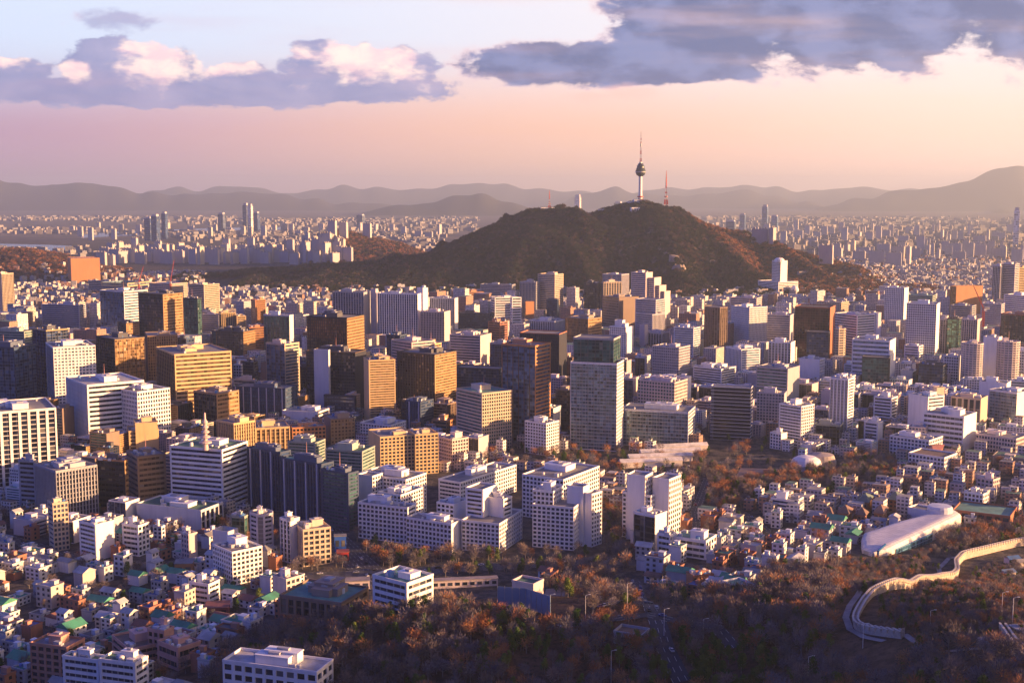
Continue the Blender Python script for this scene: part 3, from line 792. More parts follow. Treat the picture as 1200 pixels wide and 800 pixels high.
B(1119,1137,1156,404,460,'HH','P','u','first of two grey rounded apartment towers with golden domed tops',fh=3.2,shape='round',bay=3,**AP)
B(1160,1178,1199,402,460,'HH','P','u','second of two grey rounded apartment towers, nearer the view edge',fh=3.2,shape='round',bay=3,**AP)
B(971,992,999,445,517,'VH','W','u','slender white apartment tower with columns of small windows',bay=4.5,fh=3.2,pent=1,panes=True,**AP)
B(1063,1086,1105,466,510,'BH','W','u','plain white block with a cream stepped tower behind the long office',pent=1,**AP)
B(1091,1096,1105,455,505,'BB','B','u',up=True,pent=0)
B(1113,1148,1156,468,505,'VB','B','k','beige hall with tall arched dark windows',bay=7,fh=12,**LO)
B(1146,1178,1183,450,490,'BB','W','u','large plain white hall behind the green glass front')
B(1158,1190,1206,461,499,'GB','W','t','green glass fronted office set in a white frame',fh=4)
B(1080,1128,1143,489,529,'HB','W','n','long white office with four rows of dark window bands',fh=5,bay=5,panes=True,pent=2)
B(1023,1044,1051,467,497,'HH','W','k','white barrel-topped office with black floor stripes',fh=4,shape=None)
B(1031,1052,1055,462,492,'PP','P','u','grey-white block close behind the barrel-topped office')
B(1012,1028,1034,496,520,'HB','W','n','small white office with black window bands on a tree belt edge',fh=3.8,**LO)
B(912,938,953,477,524,'HP','W','n','white apartment office with banded front and windowed end wall',fh=3.4,panes=True,**AP)
B(902,915,922,509,527,'PB','W','n','small white cube at the foot of the banded apartment office',fh=3.4,**LO)
B(955,984,988,499,522,'GG','E','k','low dark glass office left of the slender white tower',**LO)
B(1042,1088,1104,517,538,'PP','W','n','long white three-storey office before the tree belt',fh=4,bay=4,**LO)
B(1064,1106,1121,537,556,'PP','W','n','white villa with a dark red hipped roof',fh=4,rf='t',pent=0,**LO)
B(1143,1190,1206,515,534,'PP','P','n','long pale office with small windows at the right edge',fh=4,bay=3,**LO)
B(1129,1151,1158,580,604,'PP','W','n','white block with a green roof and a stair hut above the lanes',fh=3.5,rf='G',panes=True,**AP)
B(1144,1163,1171,563,582,'PP','P','n','pinkish house block with green roof behind the white stair-hut block',rf='G',fh=3.5,**LO)
B(903,932,941,588,606,'HP','W','n','white terrace with stacked balconies beside the hillside lanes',fh=3.3,**AP)
# white apartment complexes
B(420,476,500,563,608,'PP','W','d','white stepped apartment complex with long street wing, first of four',fh=3.4,bay=3.4,pent=2,panes=True,th=30,**AP)
B(420,437,449,559,608,'BP','W','d',up=True,fh=3.4,pent=0,th=30)
B(420,478,488,596,637,'PH','W','d',up=True,fh=3.4,bay=3.6,panes=True,pent=1,th=24)
B(476,529,542,615,648,'PB','W','d',up=True,fh=3.4,bay=3.6,panes=True,pent=1,th=30)
B(444,470,496,581,622,'PP','W','d',up=True,fh=3.4,bay=3.6,pent=2,th=30)
B(514,540,605,566,598,'HP','W','d','white stepped apartment complex with bowed corner, second of four',fh=3.4,bay=3.6,pent=3,panes=True,th=34,**AP)
B(512,532,549,592,636,'PB','W','d',up=True,fh=3.4,pent=1,th=30)
B(546,566,583,575,640,'HB','W','d',up=True,fh=3.4,pent=0,th=30)
B(562,590,600,586,640,'BH','W','d',up=True,fh=3.4,pent=1,th=34)
B(541,585,612,615,649,'PP','W','d',up=True,fh=3.4,bay=3.6,panes=True,pent=0,th=22)
B(612,660,702,563,612,'PP','W','d','white apartment complex with a tall blank core wall, third of four',fh=3.4,bay=3.6,panes=True,pent=3,th=32,**AP)
B(664,683,690,572,640,'BB','W','d',up=True,pent=0,th=28)
B(624,672,686,596,645,'PP','W','d',up=True,fh=3.4,bay=3.6,panes=True,pent=0,th=20)
B(624,648,660,577,640,'PP','W','d',up=True,fh=3.4,pent=1,th=24)
B(684,693,705,580,641,'BP','W','d',up=True,fh=3.4,bay=3.6,panes=True,pent=0,th=40)
B(729,762,798,582,634,'PP','W','d','white apartment complex with two tall roof blocks, fourth of four',fh=3.4,bay=3.6,panes=True,pent=0,th=34,**AP)
B(734,755,764,559,634,'BP','W','d',up=True,pent=0,th=28)
B(764,783,797,563,634,'BP','W','d',up=True,pent=0,th=34)
B(742,767,781,605,648,'GB','W','k','dark glass cube office framed in white below the white complex',bay=5,fh=5,pent=1)
B(770,785,792,628,654,'HP','W','b','small white three-storey shop between the glass cube and long school',fh=4,panes=True,**LO)
B(788,827,839,635,656,'HP','W','b','long white three-storey school with green roof edge',fh=4.4,bay=5,panes=True,rf='e',**SC)
B(615,640,655,497,534,'PP','W','d','white stepped apartment house in front of the mirror tower',fh=3.4,pent=2,panes=True,**AP)
B(437,477,508,685,718,'HH','W','b','white school with a yellow panel and green rooftop letters',fh=4.2,bay=5,rf='e',panes=True,pent=1,**SC)
B(320,336,352,680,706,'BP','P','d','pinkish corner block with golden windowed side among bare trees',fh=3.6,panes=True,**LO)
B(328,400,432,708,729,'VH','T','d','long green-roofed school with brown ribbed wall',fh=5,bay=5,rf='e',pent=4,**SC)
B(37,80,101,760,806,'PH','Q','d','brick-brown tower with orange-lit parapet at the bottom edge',fh=3.6,bay=5,panes=True,**AP)
B(75,117,127,775,822,'HH','W','b','white office with a dark green roof deck, broad ribbon windows',fh=3.8,rf='G',panes=True,**LO)
B(118,160,175,779,826,'HH','W','b',up=True,fh=3.8,rf='G',panes=True)
B(132,152,200,762,785,'HH','M','d','salmon U-shaped clinic with a garden roof',fh=4.2,rf='t',panes=True,**LO)
B(174,193,205,741,775,'PB','M','d',up=True,fh=4)
B(185,209,236,761,786,'HH','M','d','salmon cube clinic with flat grey roof',fh=5,panes=True,**LO)
B(223,245,258,686,710,'HH','W','b','white three-storey block with a tall white fin wall',fh=3.8,panes=True,**LO)
B(262,372,391,789,834,'PP','W','g','white flat-roofed villa with green windows at the bottom edge',fh=5,bay=6,rf='w',pent=2,panes=True,name='villa',cat='villa')
B(804,812,836,676,694,'BP','R','d','red brick house with a dark flat roof above the wooded slope',pent=1,**LO)
B(719,752,761,746,760,'HB','G','d','low grey depot with a brown gravel roof in the hollow',rf='t',fh=5,pent=0,**LO)
B(846,866,886,690,703,'GB','S','b','teal pavilion with blue wall at the wood edge',rf='e',pent=0,fh=6,**LO)
B(600,625,637,686,702,'BB','P','d','pale gabled sports hall with green roof beside the sand field',rf='G',pent=0,**LO)
# orange slab far left, hillside hotel
B(80,84,118,303,334,'BB','O','d','plain orange slab building far away at the river side',name='slab_building',cat='building',pent=0)
B(888,912,935,331,345,'HH','W','d','white hillside hotel with slab tower and domed hall',fh=4,pent=0,name='hotel_tower',cat='hotel')
B(904,914,922,306,344,'PB','W','d',up=True,fh=4,pent=1)
# ------------------------------------------------------------------ single landmarks
RED=plain('red_paint',(.50,.07,.05),.5); WHT=plain('white_paint',(.75,.73,.70),.5); DKG=plain('dark_metal',(.05,.06,.09),.4,.3); GRY=plain('grey_metal',(.35,.35,.36),.5)
def lattice(root,name,z0,z1,r0,r1,n,mats,seg=4):
    """four-legged open lattice section, alternately painted"""
    parts=[MB() for _ in mats]
    for k in range(n):
        a=k/n; b=(k+1)/n; za,zb=z0+(z1-z0)*a,z0+(z1-z0)*b; ra,rb=r0+(r1-r0)*a,r0+(r1-r0)*b
        m=parts[int(k*len(mats)*2/n)%len(mats)] if n>=len(mats)*2 else parts[k%len(mats)]
        t=max(.45,ra*.2)
        for i in range(seg):
            p,q=2*math.pi*(i+.5)/seg,2*math.pi*(i+1.5)/seg
            A=(ra*math.cos(p),ra*math.sin(p),za); Bq=(rb*math.cos(p),rb*math.sin(p),zb)
            C_=(ra*math.cos(q),ra*math.sin(q),za); Dq=(rb*math.cos(q),rb*math.sin(q),zb)
            m.tube(A,Bq,t,t,4); m.tube(A,Dq,t*.6,t*.6,3); m.tube(C_,Bq,t*.6,t*.6,3); m.tube(A,C_,t*.5,t*.5,3)
    for m,mt in zip(parts,mats):
        if m.f: m.obj(name,mt,root)
def seoul_tower():
    X=(749-600)/F*4010; Y=4000; Z=terrain(X,Y)-6
    t=empty('observation_tower',(X,Y,Z),'tall white observation tower with dark round deck and red mast on the hilltop','observation tower')
    zt=ztop(X,Y,155)-Z; s=zt/90.0          # 90 photo pixels
    def zz(py): return ztop(X,Y,py)-Z
    m=MB(); m.lathe([(8.5,0),(6.6,18),(5.6,40),(5.2,zz(206))],18); m.obj('shaft',WHT,t,True)
    m=MB(); m.lathe([(9,zz(235)),(9.6,zz(235)+.5),(9.6,zz(233.5)),(5.6,zz(233))],18); m.lathe([(9,zz(231.5)),(9.6,zz(231.2)),(9.6,zz(230)),(5.6,zz(229.5))],18); m.obj('ring_gallery',RED,t)
    gm=glassmat((.02,.035,.05),3.4,2.5,metal=.5,mull=.12,band=.2)
    m=MB(); m.lathe([(5.2,zz(207)),(13,zz(205)),(15.5,zz(202.5)),(16,zz(199.5)),(14.2,zz(199.2))],24); m.obj('observation_deck',gm,t)
    m=MB(); m.lathe([(14.2,zz(199.2)),(14.6,zz(197.5)),(12,zz(197)),(12,zz(194.5)),(9,zz(193)),(8,zz(191.8)),(4.5,zz(191.3))],24); m.obj('upper_deck',gm,t)
    m=MB(); m.lathe([(16.3,zz(202.3)),(16.8,zz(202)),(16.8,zz(201.2)),(16.2,zz(201))],24); m.obj('deck_rim',GRY,t)
    m=MB(); m.lathe([(4.6,zz(191.4)),(4.4,zz(189.8)),(0.1,zz(189.6))],14); m.obj('mast_base',WHT,t)
    lattice(t,'mast_section',zz(190),zz(172),3.4,2.0,8,[RED,WHT])
    m=MB(); m.lathe([(2.2,zz(172)),(2.0,zz(168))],10); m.obj('mast_collar',GRY,t)
    lattice(t,'upper_mast_section',zz(168),zz(160),1.7,1.2,4,[RED,WHT])
    m=MB(); m.lathe([(1.0,zz(160)),(.5,zz(154)),(0.02,zz(153.5))],8); m.obj('mast_tip',GRY,t)
    m=MB(); m.box(0,-14,2,16,46,26,.1); m.box(-30,-10,0,10,26,20,.1); m.obj('base_building',wallmat(WC['S']),t)
    m=MB(); 
    for k in range(6): m.box(-18+k*7,-27.2,6,9.5,5,.3,.1)
    m.obj('base_window',PANE,t)
seoul_tower()
def radio_mast(px,yt,yb,Y,label,r):
    X=(px-600)/F*(Y*1.002); Z=terrain(X,Y)-3
    t=empty('radio_mast',(X,Y,Z),label,'radio mast')
    h=ztop(X,Y,yt)-Z
    lattice(t,'lattice_base',0,h*.36,r,r*.42,6,[RED,WHT]); lattice(t,'lattice_neck',h*.36,h*.62,r*.4,r*.22,6,[WHT,RED])
    m=MB(); m.lathe([(r*.5,h*.36),(r*.5,h*.38),(r*.2,h*.385)],10); m.obj('platform',RED,t)
    m=MB(); m.lathe([(r*.2,h*.62),(r*.16,h*.8),(r*.06,h),(0.01,h+.3)],8); m.obj('aerial',RED,t)
    m=MB(); m.box(r*1.4,0,0,9,16,12); m.obj('equipment_hut',WHT,t)
radio_mast(779,200,250,4020,'red and white lattice mast standing just below the observation tower',11)
radio_mast(643.5,223,247,3990,'short red and white lattice mast on the long shoulder of the hill',8)
def mast_on(root):
    # stacked-disc mast of the gridded white office
    px,py=241,523; 
    zt=max(v for v in [root['h']]); X,Y=wpos(px,527,zt)
    m=MB(); pr=[(2.6,0),(2.2,5)]
    z=5
    for k,r in enumerate((5.4,4.2,3.6,3.0,2.4)):
        pr+=[(1.8,z),(r,z+1.2),(r,z+2.2),(1.6,z+3.2)]; z+=4.2+(.6 if k==0 else 0)
    pr+=[(1.0,z),(.8,z+5),(0.05,z+6)]
    m.lathe(pr,14); m.obj('roof_mast',plain('mast_pink',(.62,.48,.45)),root,loc=(X-root.location.x,Y-root.location.y,zt))
mast_on(hosp)
def crane(px,yb,yt,px2,yt2,label,k=1.0):
    X,Y,Z=ray(px,yb); t=empty('tower_crane',(X,Y,Z),label,'crane'); h=ztop(X,Y,yt)-Z
    lattice(t,'mast',0,h,1.5*k,1.5*k,int(h/5),[RED])
    h2=ztop(X,Y,yt2)-Z; L=(px2-px)/F*Y
    m=MB()
    for o in(-1.2*k,1.2*k):
        m.tube((0,o,h),(L,o*.3,h2),.45*k,.3*k,4)
    m.tube((0,0,h+2.5),(L,0,h2),.4*k,.3*k,4)
    for i in range(10):
        a=i/10; b=(i+1)/10; m.tube((L*a,-1.2*k*(1-a*.7),h+(h2-h)*a),(L*b,1.2*k*(1-b*.7),h+(h2-h)*b),.2*k,.2*k,3)
    m.obj('jib',RED,t)
    m=MB(); m.box(-math.copysign(4*k,L),0,h-1,h+2.5*k,6*k,3*k); m.obj('counterweight',GRY,t)
    m=MB(); m.box(1.5,-2*k,h-3,h,2.6*k,2.6*k); m.obj('cab',WHT,t)
crane(1151,402,362,1138,335,'red tower crane with its jib raised above the white blank slab',1.5)
crane(201,372,330,206,305,'red crane jib rising behind the bright blue roof',1.2)
crane(164,372,331,170,312,'second thin red crane behind the ribbed pale-topped office',1.2)
def hotel_crown():
    root=LAST
hotel_crown()
def dome_part():
    X,Y,Z=ray(931,345); m=MB(); m.lathe([(11,0),(11,12),(9,18),(5,22),(.1,23)],16); o=m.obj('domed_hall',wallmat(WC['W']),LAST,True,loc=(X-LAST.location.x,Y-LAST.location.y,0))
    X,Y,Z=ray(913,345); h=ztop(X,Y,306)-LAST.location.z; m=MB(); m.lathe([(13,h-2),(13,h+4),(8,h+8),(.1,h+9)],16); m.obj('rooftop_drum',wallmat(WC['W']),LAST,True,loc=(X-LAST.location.x,Y-LAST.location.y+8,0))
dome_part()
# curved white museum shell
def panelmat():
    m,t,b=princ('white_panels'); g=t.new('ShaderNodeNewGeometry').outputs['Position']; x,y,z=t.sep(g)
    j=t.m('MAXIMUM',t.m('LESS_THAN',t.m('FRACT',t.m('DIVIDE',t.m('ADD',x,t.m('MULTIPLY',y,.4)),4.0)),.07),t.m('LESS_THAN',t.m('FRACT',t.m('DIVIDE',t.m('ADD',y,t.m('MULTIPLY',z,1.0)),5.0)),.06))
    c=t.mix(t.step(t.noise(g,.12,4,.6),.35,.7),(.80,.76,.72),(.62,.59,.57)); c=t.mix(t.m('MULTIPLY',j,.7),c,(.3,.3,.32)); t.l.new(c,b.inputs['Base Color']); b.inputs['Roughness'].default_value=.5
    return m
def shell():
    pts=[(1009,640),(1010,648),(1022,652),(1040,651),(1062,644),(1090,634),(1118,623),(1126,619),(1118,614),(1085,618),(1050,625),(1024,632),(1011,635)]
    Q=[ray(a,b) for a,b in pts]; X,Y,Z=Q[4]; Z-=2
    t=empty('curved_museum',(X,Y,Z),'white curved shell building with a blue glass slot at the tree edge','museum')
    P=[(q[0]-X,q[1]-Y) for q in Q]
    ar=sum(P[i][0]*P[(i+1)%len(P)][1]-P[(i+1)%len(P)][0]*P[i][1] for i in range(len(P)))
    if ar<0: P=P[::-1]
    def hh(p): # taller at the sunward end
        u=(p[0]+X-Q[0][0])/(Q[7][0]-Q[0][0]); return 9.5+2.5*u
    m=MB(); rings=[]
    for d,f in((0,0),(0,.72),(-1.2,.90),(-3.5,.98),(-6,1.0)):
        o=offset(P,d); rings.append([(a[0],a[1],(hh(p)*f if f else -6)) for a,p in zip(o,P)])
    n=len(P)
    for a,b in zip(rings,rings[1:]):
        for i in range(n): m.quad([a[i],a[(i+1)%n],b[(i+1)%n],b[i]])
    m.quad(rings[-1]); m.obj('shell',panelmat(),t)
    g=glassmat((.05,.16,.28),3,3,metal=.3)
    m=MB()
    o=offset(P,.12); idx=[i for i in range(n) if P[i][1]<5 and 0<(P[i][0]+X-Q[0][0])]
    # glass front on the long camera side
    A,Bq=(ray(1050,648)[:2],ray(1092,634)[:2]); a=(A[0]-X,A[1]-Y); b=(Bq[0]-X,Bq[1]-Y)
    m.prism([(a[0],a[1]-1.0),(b[0],b[1]-1.0),(b[0],b[1]+4),(a[0],a[1]+4)],-3,6.5); m.obj('glass_front',g,t)
    c=ray(1030,652); 
    m=MB(); m.tube((c[0]-X-1,c[1]-Y-1.2,-2),(c[0]-X-1,c[1]-Y-1.0,8.8),.9,.9,8); m.tube((c[0]-X-1,c[1]-Y-1.0,8.8),(c[0]-X+8,c[1]-Y+12,10.4),.8,.8,8); m.obj('blue_slot',plain('blue_glass',(.03,.13,.30),.2),t)
    c=ray(1106,618); m=MB(); m.lathe([(10,8),(10,15),(9,16.6),(.1,17)],20,c[0]-X-3,c[1]-Y+2); m.obj('roof_drum',wallmat(WC['S'],.4,.1),t,True)
    add_bld(X,Y,P)
shell()
B(1063,1088,1100,600,616,'BP','W','d','cream gabled block rising behind the white curved museum',pent=0,**LO)
B(1116,1183,1191,606,620,'PB','R','d','long red-brown retaining block behind the curved museum',rf='e',pent=0,bay=6,**LO)
def pyramid_house(x0,x1,yt,yb,label,roof=(.22,.12,.09)):
    xc=(x0+x1)//2+4; o,poly,_=rect_from(x0,xc,x1,yb,25); X,Y,Z=o; h=(ztop(X,Y,yt)-Z)*.72
    t=empty('brick_house',(X,Y,Z-.3),label,'house'); poly=offset(poly,-.5)
    m=MB(); m.prism(poly,0,h,False); m.obj('wall',wallmat((.28,.13,.09)),t)
    cx=sum(p[0] for p in poly)/4; cy=sum(p[1] for p in poly)/4; e=offset(poly,1.2); m=MB()
    for i in range(4):
        a,b=e[i],e[(i+1)%4]; m.quad([(a[0],a[1],h),(b[0],b[1],h),(cx,cy,h*1.45)])
    m.quad([(p[0],p[1],h-.02) for p in reversed(e)]); m.obj('roof',roofmat(roof),t)
    for i in(0,1):
        a,b=poly[i],poly[i+1]; L=math.hypot(b[0]-a[0],b[1]-a[1]); an=math.atan2(b[1]-a[1],b[0]-a[0])
        for f in(.28,.72):
            for zz in range(int(h//3.4)):
                m=MB(); m.box(0,0,0,1.5,2.0,.16,an,bot=True); m.obj('window',PANE,t,loc=(a[0]+(b[0]-a[0])*f,a[1]+(b[1]-a[1])*f,1.0+zz*3.4))
    add_bld(X,Y,poly)
pyramid_house(963,980,597,618,'brown brick pyramid-roofed house at the outer end of the row of four')
pyramid_house(981,999,595,618,'brown brick pyramid-roofed house, second of the row of four')
pyramid_house(1003,1017,597,619,'narrow brown brick pyramid-roofed house, third of the row of four')
pyramid_house(1023,1040,595,617,'brown brick pyramid-roofed house nearest the curved museum')
pyramid_house(1004,1023,582,604,'grey-green hip-roofed villa behind the row of four brick houses',(.12,.2,.17))
pyramid_house(1040,1058,580,600,'second grey-green hip-roofed villa among the brown trees',(.12,.2,.17))
pyramid_house(1076,1106,532,552,'dark red hipped roof hall between white villa wings',(.25,.05,.06))
# hall with domed white roof in the tree belt
def dome_hall():
    X,Y,Z=ray(955,550); t=empty('domed_auditorium',(X,Y,Z-1),'white rounded auditorium half hidden in the dark tree belt','auditorium')
    m=MB(); r=14
    prof=[(r*1.15,0),(r*1.15,5),(r*1.0,9),(r*.65,11.8),(.1,12.8)]
    m.lathe([(a*.95,b) for a,b in prof],20,-6,12); m.obj('dome',wallmat((.8,.77,.74),.5,.1),t,True)
    m=MB(); m.lathe([(r*1.1,0),(r*1.1,5),(r*.9,11),(.1,13)],20,12,26); m.obj('rear_roof',roofmat((.5,.42,.38)),t,True)
    m=MB(); m.box(-8,-8,0,6,14,3); m.obj('porch',wallmat(WC['S']),t); add_bld(X,Y,[(-20,-8),(30,-8),(30,45),(-20,45)])
dome_hall()
# museum sheds with parallel white roofs
for i,(x0,x1,y) in enumerate([(728,800,549),(738,812,543),(752,822,537),(770,830,531)]):
    a=ray(x0,y); b=ray(x1,y-3); X,Y,Z=a; L=math.hypot(b[0]-X,b[1]-Y); an=math.atan2(b[1]-Y,b[0]-X)
    t=empty('long_shed',(X,Y,Z-.2),('front','second','third','rearmost')[i]+' of the four parallel pale-roofed sheds before the glass hotel','shed',rz=an)
    m=MB(); m.box(L/2,5.2,0,6,L,8.6); m.obj('wall',wallmat((.62,.55,.5)),t)
    m=MB(); 
    for s,u,v in((0,0,1),):
        m.quad([(-.5,.2,6),(L+.5,.2,6),(L+.5,5.2,9),(-.5,5.2,9)]); m.quad([(-.5,5.2,9),(L+.5,5.2,9),(L+.5,10.2,6),(-.5,10.2,6)]); m.quad([(-.5,.2,6),(-.5,5.2,9),(-.5,10.2,6)]); m.quad([(L+.5,.2,6),(L+.5,10.2,6),(L+.5,5.2,9)])
    m.obj('roof',roofmat((.80,.77,.75)),t)
    add_bld(X,Y,[(0,-2),(L,-2+math.sin(an)*L),(L,14),(0,14)])
def crag(px,py,sz,label):
    x,y,z=ray(px,py); r=random.Random(int(px)); V=[];m=MB()
    t=empty('rock_outcrop',(x,y,z),label,'rock outcrop')
    n=9; rg=[]
    for k,f in enumerate((1.0,.85,.5)):
        rg.append([(math.cos(a*2*math.pi/n)*sz*f*r.uniform(.6,1.3),math.sin(a*2*math.pi/n)*sz*.5*f*r.uniform(.6,1.2),-4+k*sz*.35*r.uniform(.7,1.2)) for a in range(n)])
    for a,b in zip(rg,rg[1:]):
        for i in range(n): m.quad([a[i],a[(i+1)%n],b[(i+1)%n],b[i]])
    m.quad(rg[-1]); m.obj('rock',roofmat((.45,.34,.27)),t)
for px,py,sz,lb in [(784,297,16,'uppermost pale crag on the sunward flank of the hill'),(790,305,24,'middle pale crag of the hill flank'),(796,314,20,'lowest pale crag of the hill flank'),(835,308,15,'small crag above the white hillside hotel')]: crag(px,py,sz,lb)
# fields
SAND=roofmat((.42,.28,.19))
def patch(name,pts,mat,lift=.3,zg=3):
    Q=[wpos(p[0],p[1],zg) for p in pts]; m=MB(); n=12
    def at(u,v): 
        x=(Q[0][0]*(1-u)+Q[1][0]*u)*(1-v)+(Q[3][0]*(1-u)+Q[2][0]*u)*v; y=(Q[0][1]*(1-u)+Q[1][1]*u)*(1-v)+(Q[3][1]*(1-u)+Q[2][1]*u)*v
        return (x,y,tz(x,y)+lift)
    for i in range(n):
        for j in range(n): m.quad([at(i/n,j/n),at((i+1)/n,j/n),at((i+1)/n,(j+1)/n),at(i/n,(j+1)/n)])
    m.obj(name,mat)['kind']='structure'
patch('sports_ground',[(862,556),(905,556),(912,546),(868,545)],SAND)
patch('sports_ground',[(636,706),(680,704),(686,690),(640,690)],SAND)
patch('car_park',[(700,712),(752,700),(765,690),(712,694)],ROAD)
# blue driving-net fence
def net_fence():
    a=ray(583,712); b=ray(616,712); c=ray(645,722); t=empty('net_fence',(a[0],a[1],a[2]),'tall pale blue screen fence around the sand field','fence')
    pm=plain('blue_net',(.16,.24,.36),.7); 
    for (p,q) in((a,b),(b,c)):
        L=math.hypot(q[0]-p[0],q[1]-p[1]); an=math.atan2(q[1]-p[1],q[0]-p[0])
        m=MB(); m.box((p[0]+q[0])/2-a[0],(p[1]+q[1])/2-a[1],-2,12,L,.3,an); m.obj('screen',pm,t)
        m=MB()
        for i in range(int(L/4)+1):
            f=i*4/L; m.tube((p[0]+(q[0]-p[0])*f-a[0],p[1]+(q[1]-p[1])*f-a[1]-.4,-2),(p[0]+(q[0]-p[0])*f-a[0],p[1]+(q[1]-p[1])*f-a[1]-.4,12.6),.14,.14,4)
        m.obj('post',GRY,t)
net_fence()
# fortress wall
STONE=None
def stonemat():
    m,t,b=princ('pale_stone'); g=t.new('ShaderNodeNewGeometry').outputs['Position']
    br=t.new('ShaderNodeTexVoronoi'); t.put(br.inputs['Vector'],g); br.inputs['Scale'].default_value=1.1
    c=t.mix(t.step(t.noise(g,.25,5,.7),.3,.7),(.66,.57,.48),(.45,.36,.29)); c=t.mix(.35,c,t.mix(br.outputs['Distance'],(.6,.52,.44),(.2,.16,.13)))
    t.l.new(c,b.inputs['Base Color']); b.inputs['Roughness'].default_value=.9
    bp=t.new('ShaderNodeBump'); bp.inputs['Distance'].default_value=.3; t.l.new(br.outputs['Distance'],bp.inputs['Height']); t.l.new(bp.outputs[0],b.inputs['Normal'])
    return m
STONE=stonemat()
def fort(pts,label,hgt=4.6,low=1.0):
    Q=[ray(*p) for p in pts]; X,Y,Z=Q[0]; t=empty('fortress_wall',(X,Y,Z),label,'fortress wall')
    S=[]
    for a,b in zip(Q,Q[1:]):
        L=math.hypot(b[0]-a[0],b[1]-a[1]); n=max(1,int(L/3.0))
        for i in range(n): f=i/n; S.append((a[0]+(b[0]-a[0])*f,a[1]+(b[1]-a[1])*f))
    S.append(Q[-1][:2]); m=MB(); mer=MB(); cp=MB()
    # smooth
    for _ in range(3): S=[S[0]]+[((S[i-1][0]+2*S[i][0]+S[i+1][0])/4,(S[i-1][1]+2*S[i][1]+S[i+1][1])/4) for i in range(1,len(S)-1)]+[S[-1]]
    fr=[]
    for i,p in enumerate(S):
        o=S[max(0,i-1)]; q=S[min(len(S)-1,i+1)]; dx,dy=q[0]-o[0],q[1]-o[1]; l=math.hypot(dx,dy) or 1; nx,ny=-dy/l,dx/l
        z=tz(*p); fr.append([(p[0]+nx*k-X,p[1]+ny*k-Y) for k in(-1.1,1.1)]+[z-Z])
    h0=hgt
    for iw,(a,b) in enumerate(zip(fr,fr[1:])):
        (a0,a1,za),(b0,b1,zb)=a,b; q_=min(1,max(0,(iw/len(fr)-.72)/.1)); za-=h0*.55*q_*low; zb-=h0*.55*q_*low
        for (p,q) in((a0,b0),(b1,a1)):
            pass
        m.quad([(a0[0],a0[1],za-3),(b0[0],b0[1],zb-3),(b0[0],b0[1],zb+hgt),(a0[0],a0[1],za+hgt)])
        m.quad([(b1[0],b1[1],zb-3),(a1[0],a1[1],za-3),(a1[0],a1[1],za+hgt),(b1[0],b1[1],zb+hgt)])
        m.quad([(a0[0],a0[1],za+hgt),(b0[0],b0[1],zb+hgt),(b1[0],b1[1],zb+hgt),(a1[0],a1[1],za+hgt)])
        ang=math.atan2(b0[1]-a0[1],b0[0]-a0[0]); L=math.hypot(b0[0]-a0[0],b0[1]-a0[1])
        for s,(p,q) in enumerate(((a0,b0),(a1,b1))):
            cx,cy=(p[0]+q[0])/2,(p[1]+q[1])/2; zz=(za+zb)/2+hgt
            mer.box(cx,cy,zz-.3,zz+1.3,L*.72,.7,ang); cp.box(cx,cy,zz+1.3,zz+1.55,L*.80,.95,ang,bot=True)
    e=fr[0]; m.quad([(e[0][0],e[0][1],e[2]-3),(e[0][0],e[0][1],e[2]+hgt),(e[1][0],e[1][1],e[2]+hgt),(e[1][0],e[1][1],e[2]-3)])
    e=fr[-1]; m.quad([(e[1][0],e[1][1],e[2]-3),(e[1][0],e[1][1],e[2]+hgt),(e[0][0],e[0][1],e[2]+hgt),(e[0][0],e[0][1],e[2]-3)])
    m.obj('rampart',STONE,t); mer.obj('battlement',STONE,t); cp.obj('coping',plain('coping_stone',(.55,.5,.45),.8),t)
    return S
FW=fort([(1215,636),(1190,640),(1165,646),(1140,652),(1128,655),(1120,664),(1122,675),(1117,680),(1105,681),(1080,684),(1050,690),(1022,698),(1014,706),(1008,716),(1002,728),(1002,736),(1015,741),(1035,744),(1058,747)],'long pale stone fortress wall winding over the wooded slope')
fort([(1174,744),(1180,752),(1186,762),(1200,774),(1220,786)],'short stone rampart beside the hilltop terrace at the view edge',4)
PATH=roofmat((.42,.36,.33))
def Pp(*pp): return [ray(a,b)[:2] for a,b in pp]
FP=Pp((1130,652),(1112,654),(1100,666),(1102,674),(1080,676),(1050,681),(1020,689),(1005,698),(996,710),(991,724),(996,738),(1012,747),(1036,752))
ribbon('footpath',FP,3.2,PATH,.35,step=4)['kind']='structure'
ribbon('footpath',Pp((1060,744),(1075,755),(1100,765),(1150,760),(1180,752)),3,PATH,.35,step=4)['kind']='structure'
ribbon('footpath',Pp((1100,708),(1130,704),(1160,706),(1190,700),(1215,702)),2.5,PATH,.35,step=4)['kind']='structure'
# terrace pavilion at the view edge
def pavilion():
    X,Y,Z=ray(1196,748); t=empty('terrace_pavilion',(X,Y,Z),'white low-roofed terrace pavilion on the slope at the view edge','pavilion')
    m=MB(); m.box(6,2,-2,3.5,14,9,.2); m.obj('wall',wallmat(WC['W']),t); m=MB(); m.box(6,2,3.5,4.1,16,11,.2,bot=True); m.obj('roof',roofmat(RC['w']),t)
    m=MB(); m.box(-4,-4,-3,.6,26,14,.2); m.obj('terrace',roofmat((.4,.36,.34)),t)
pavilion()
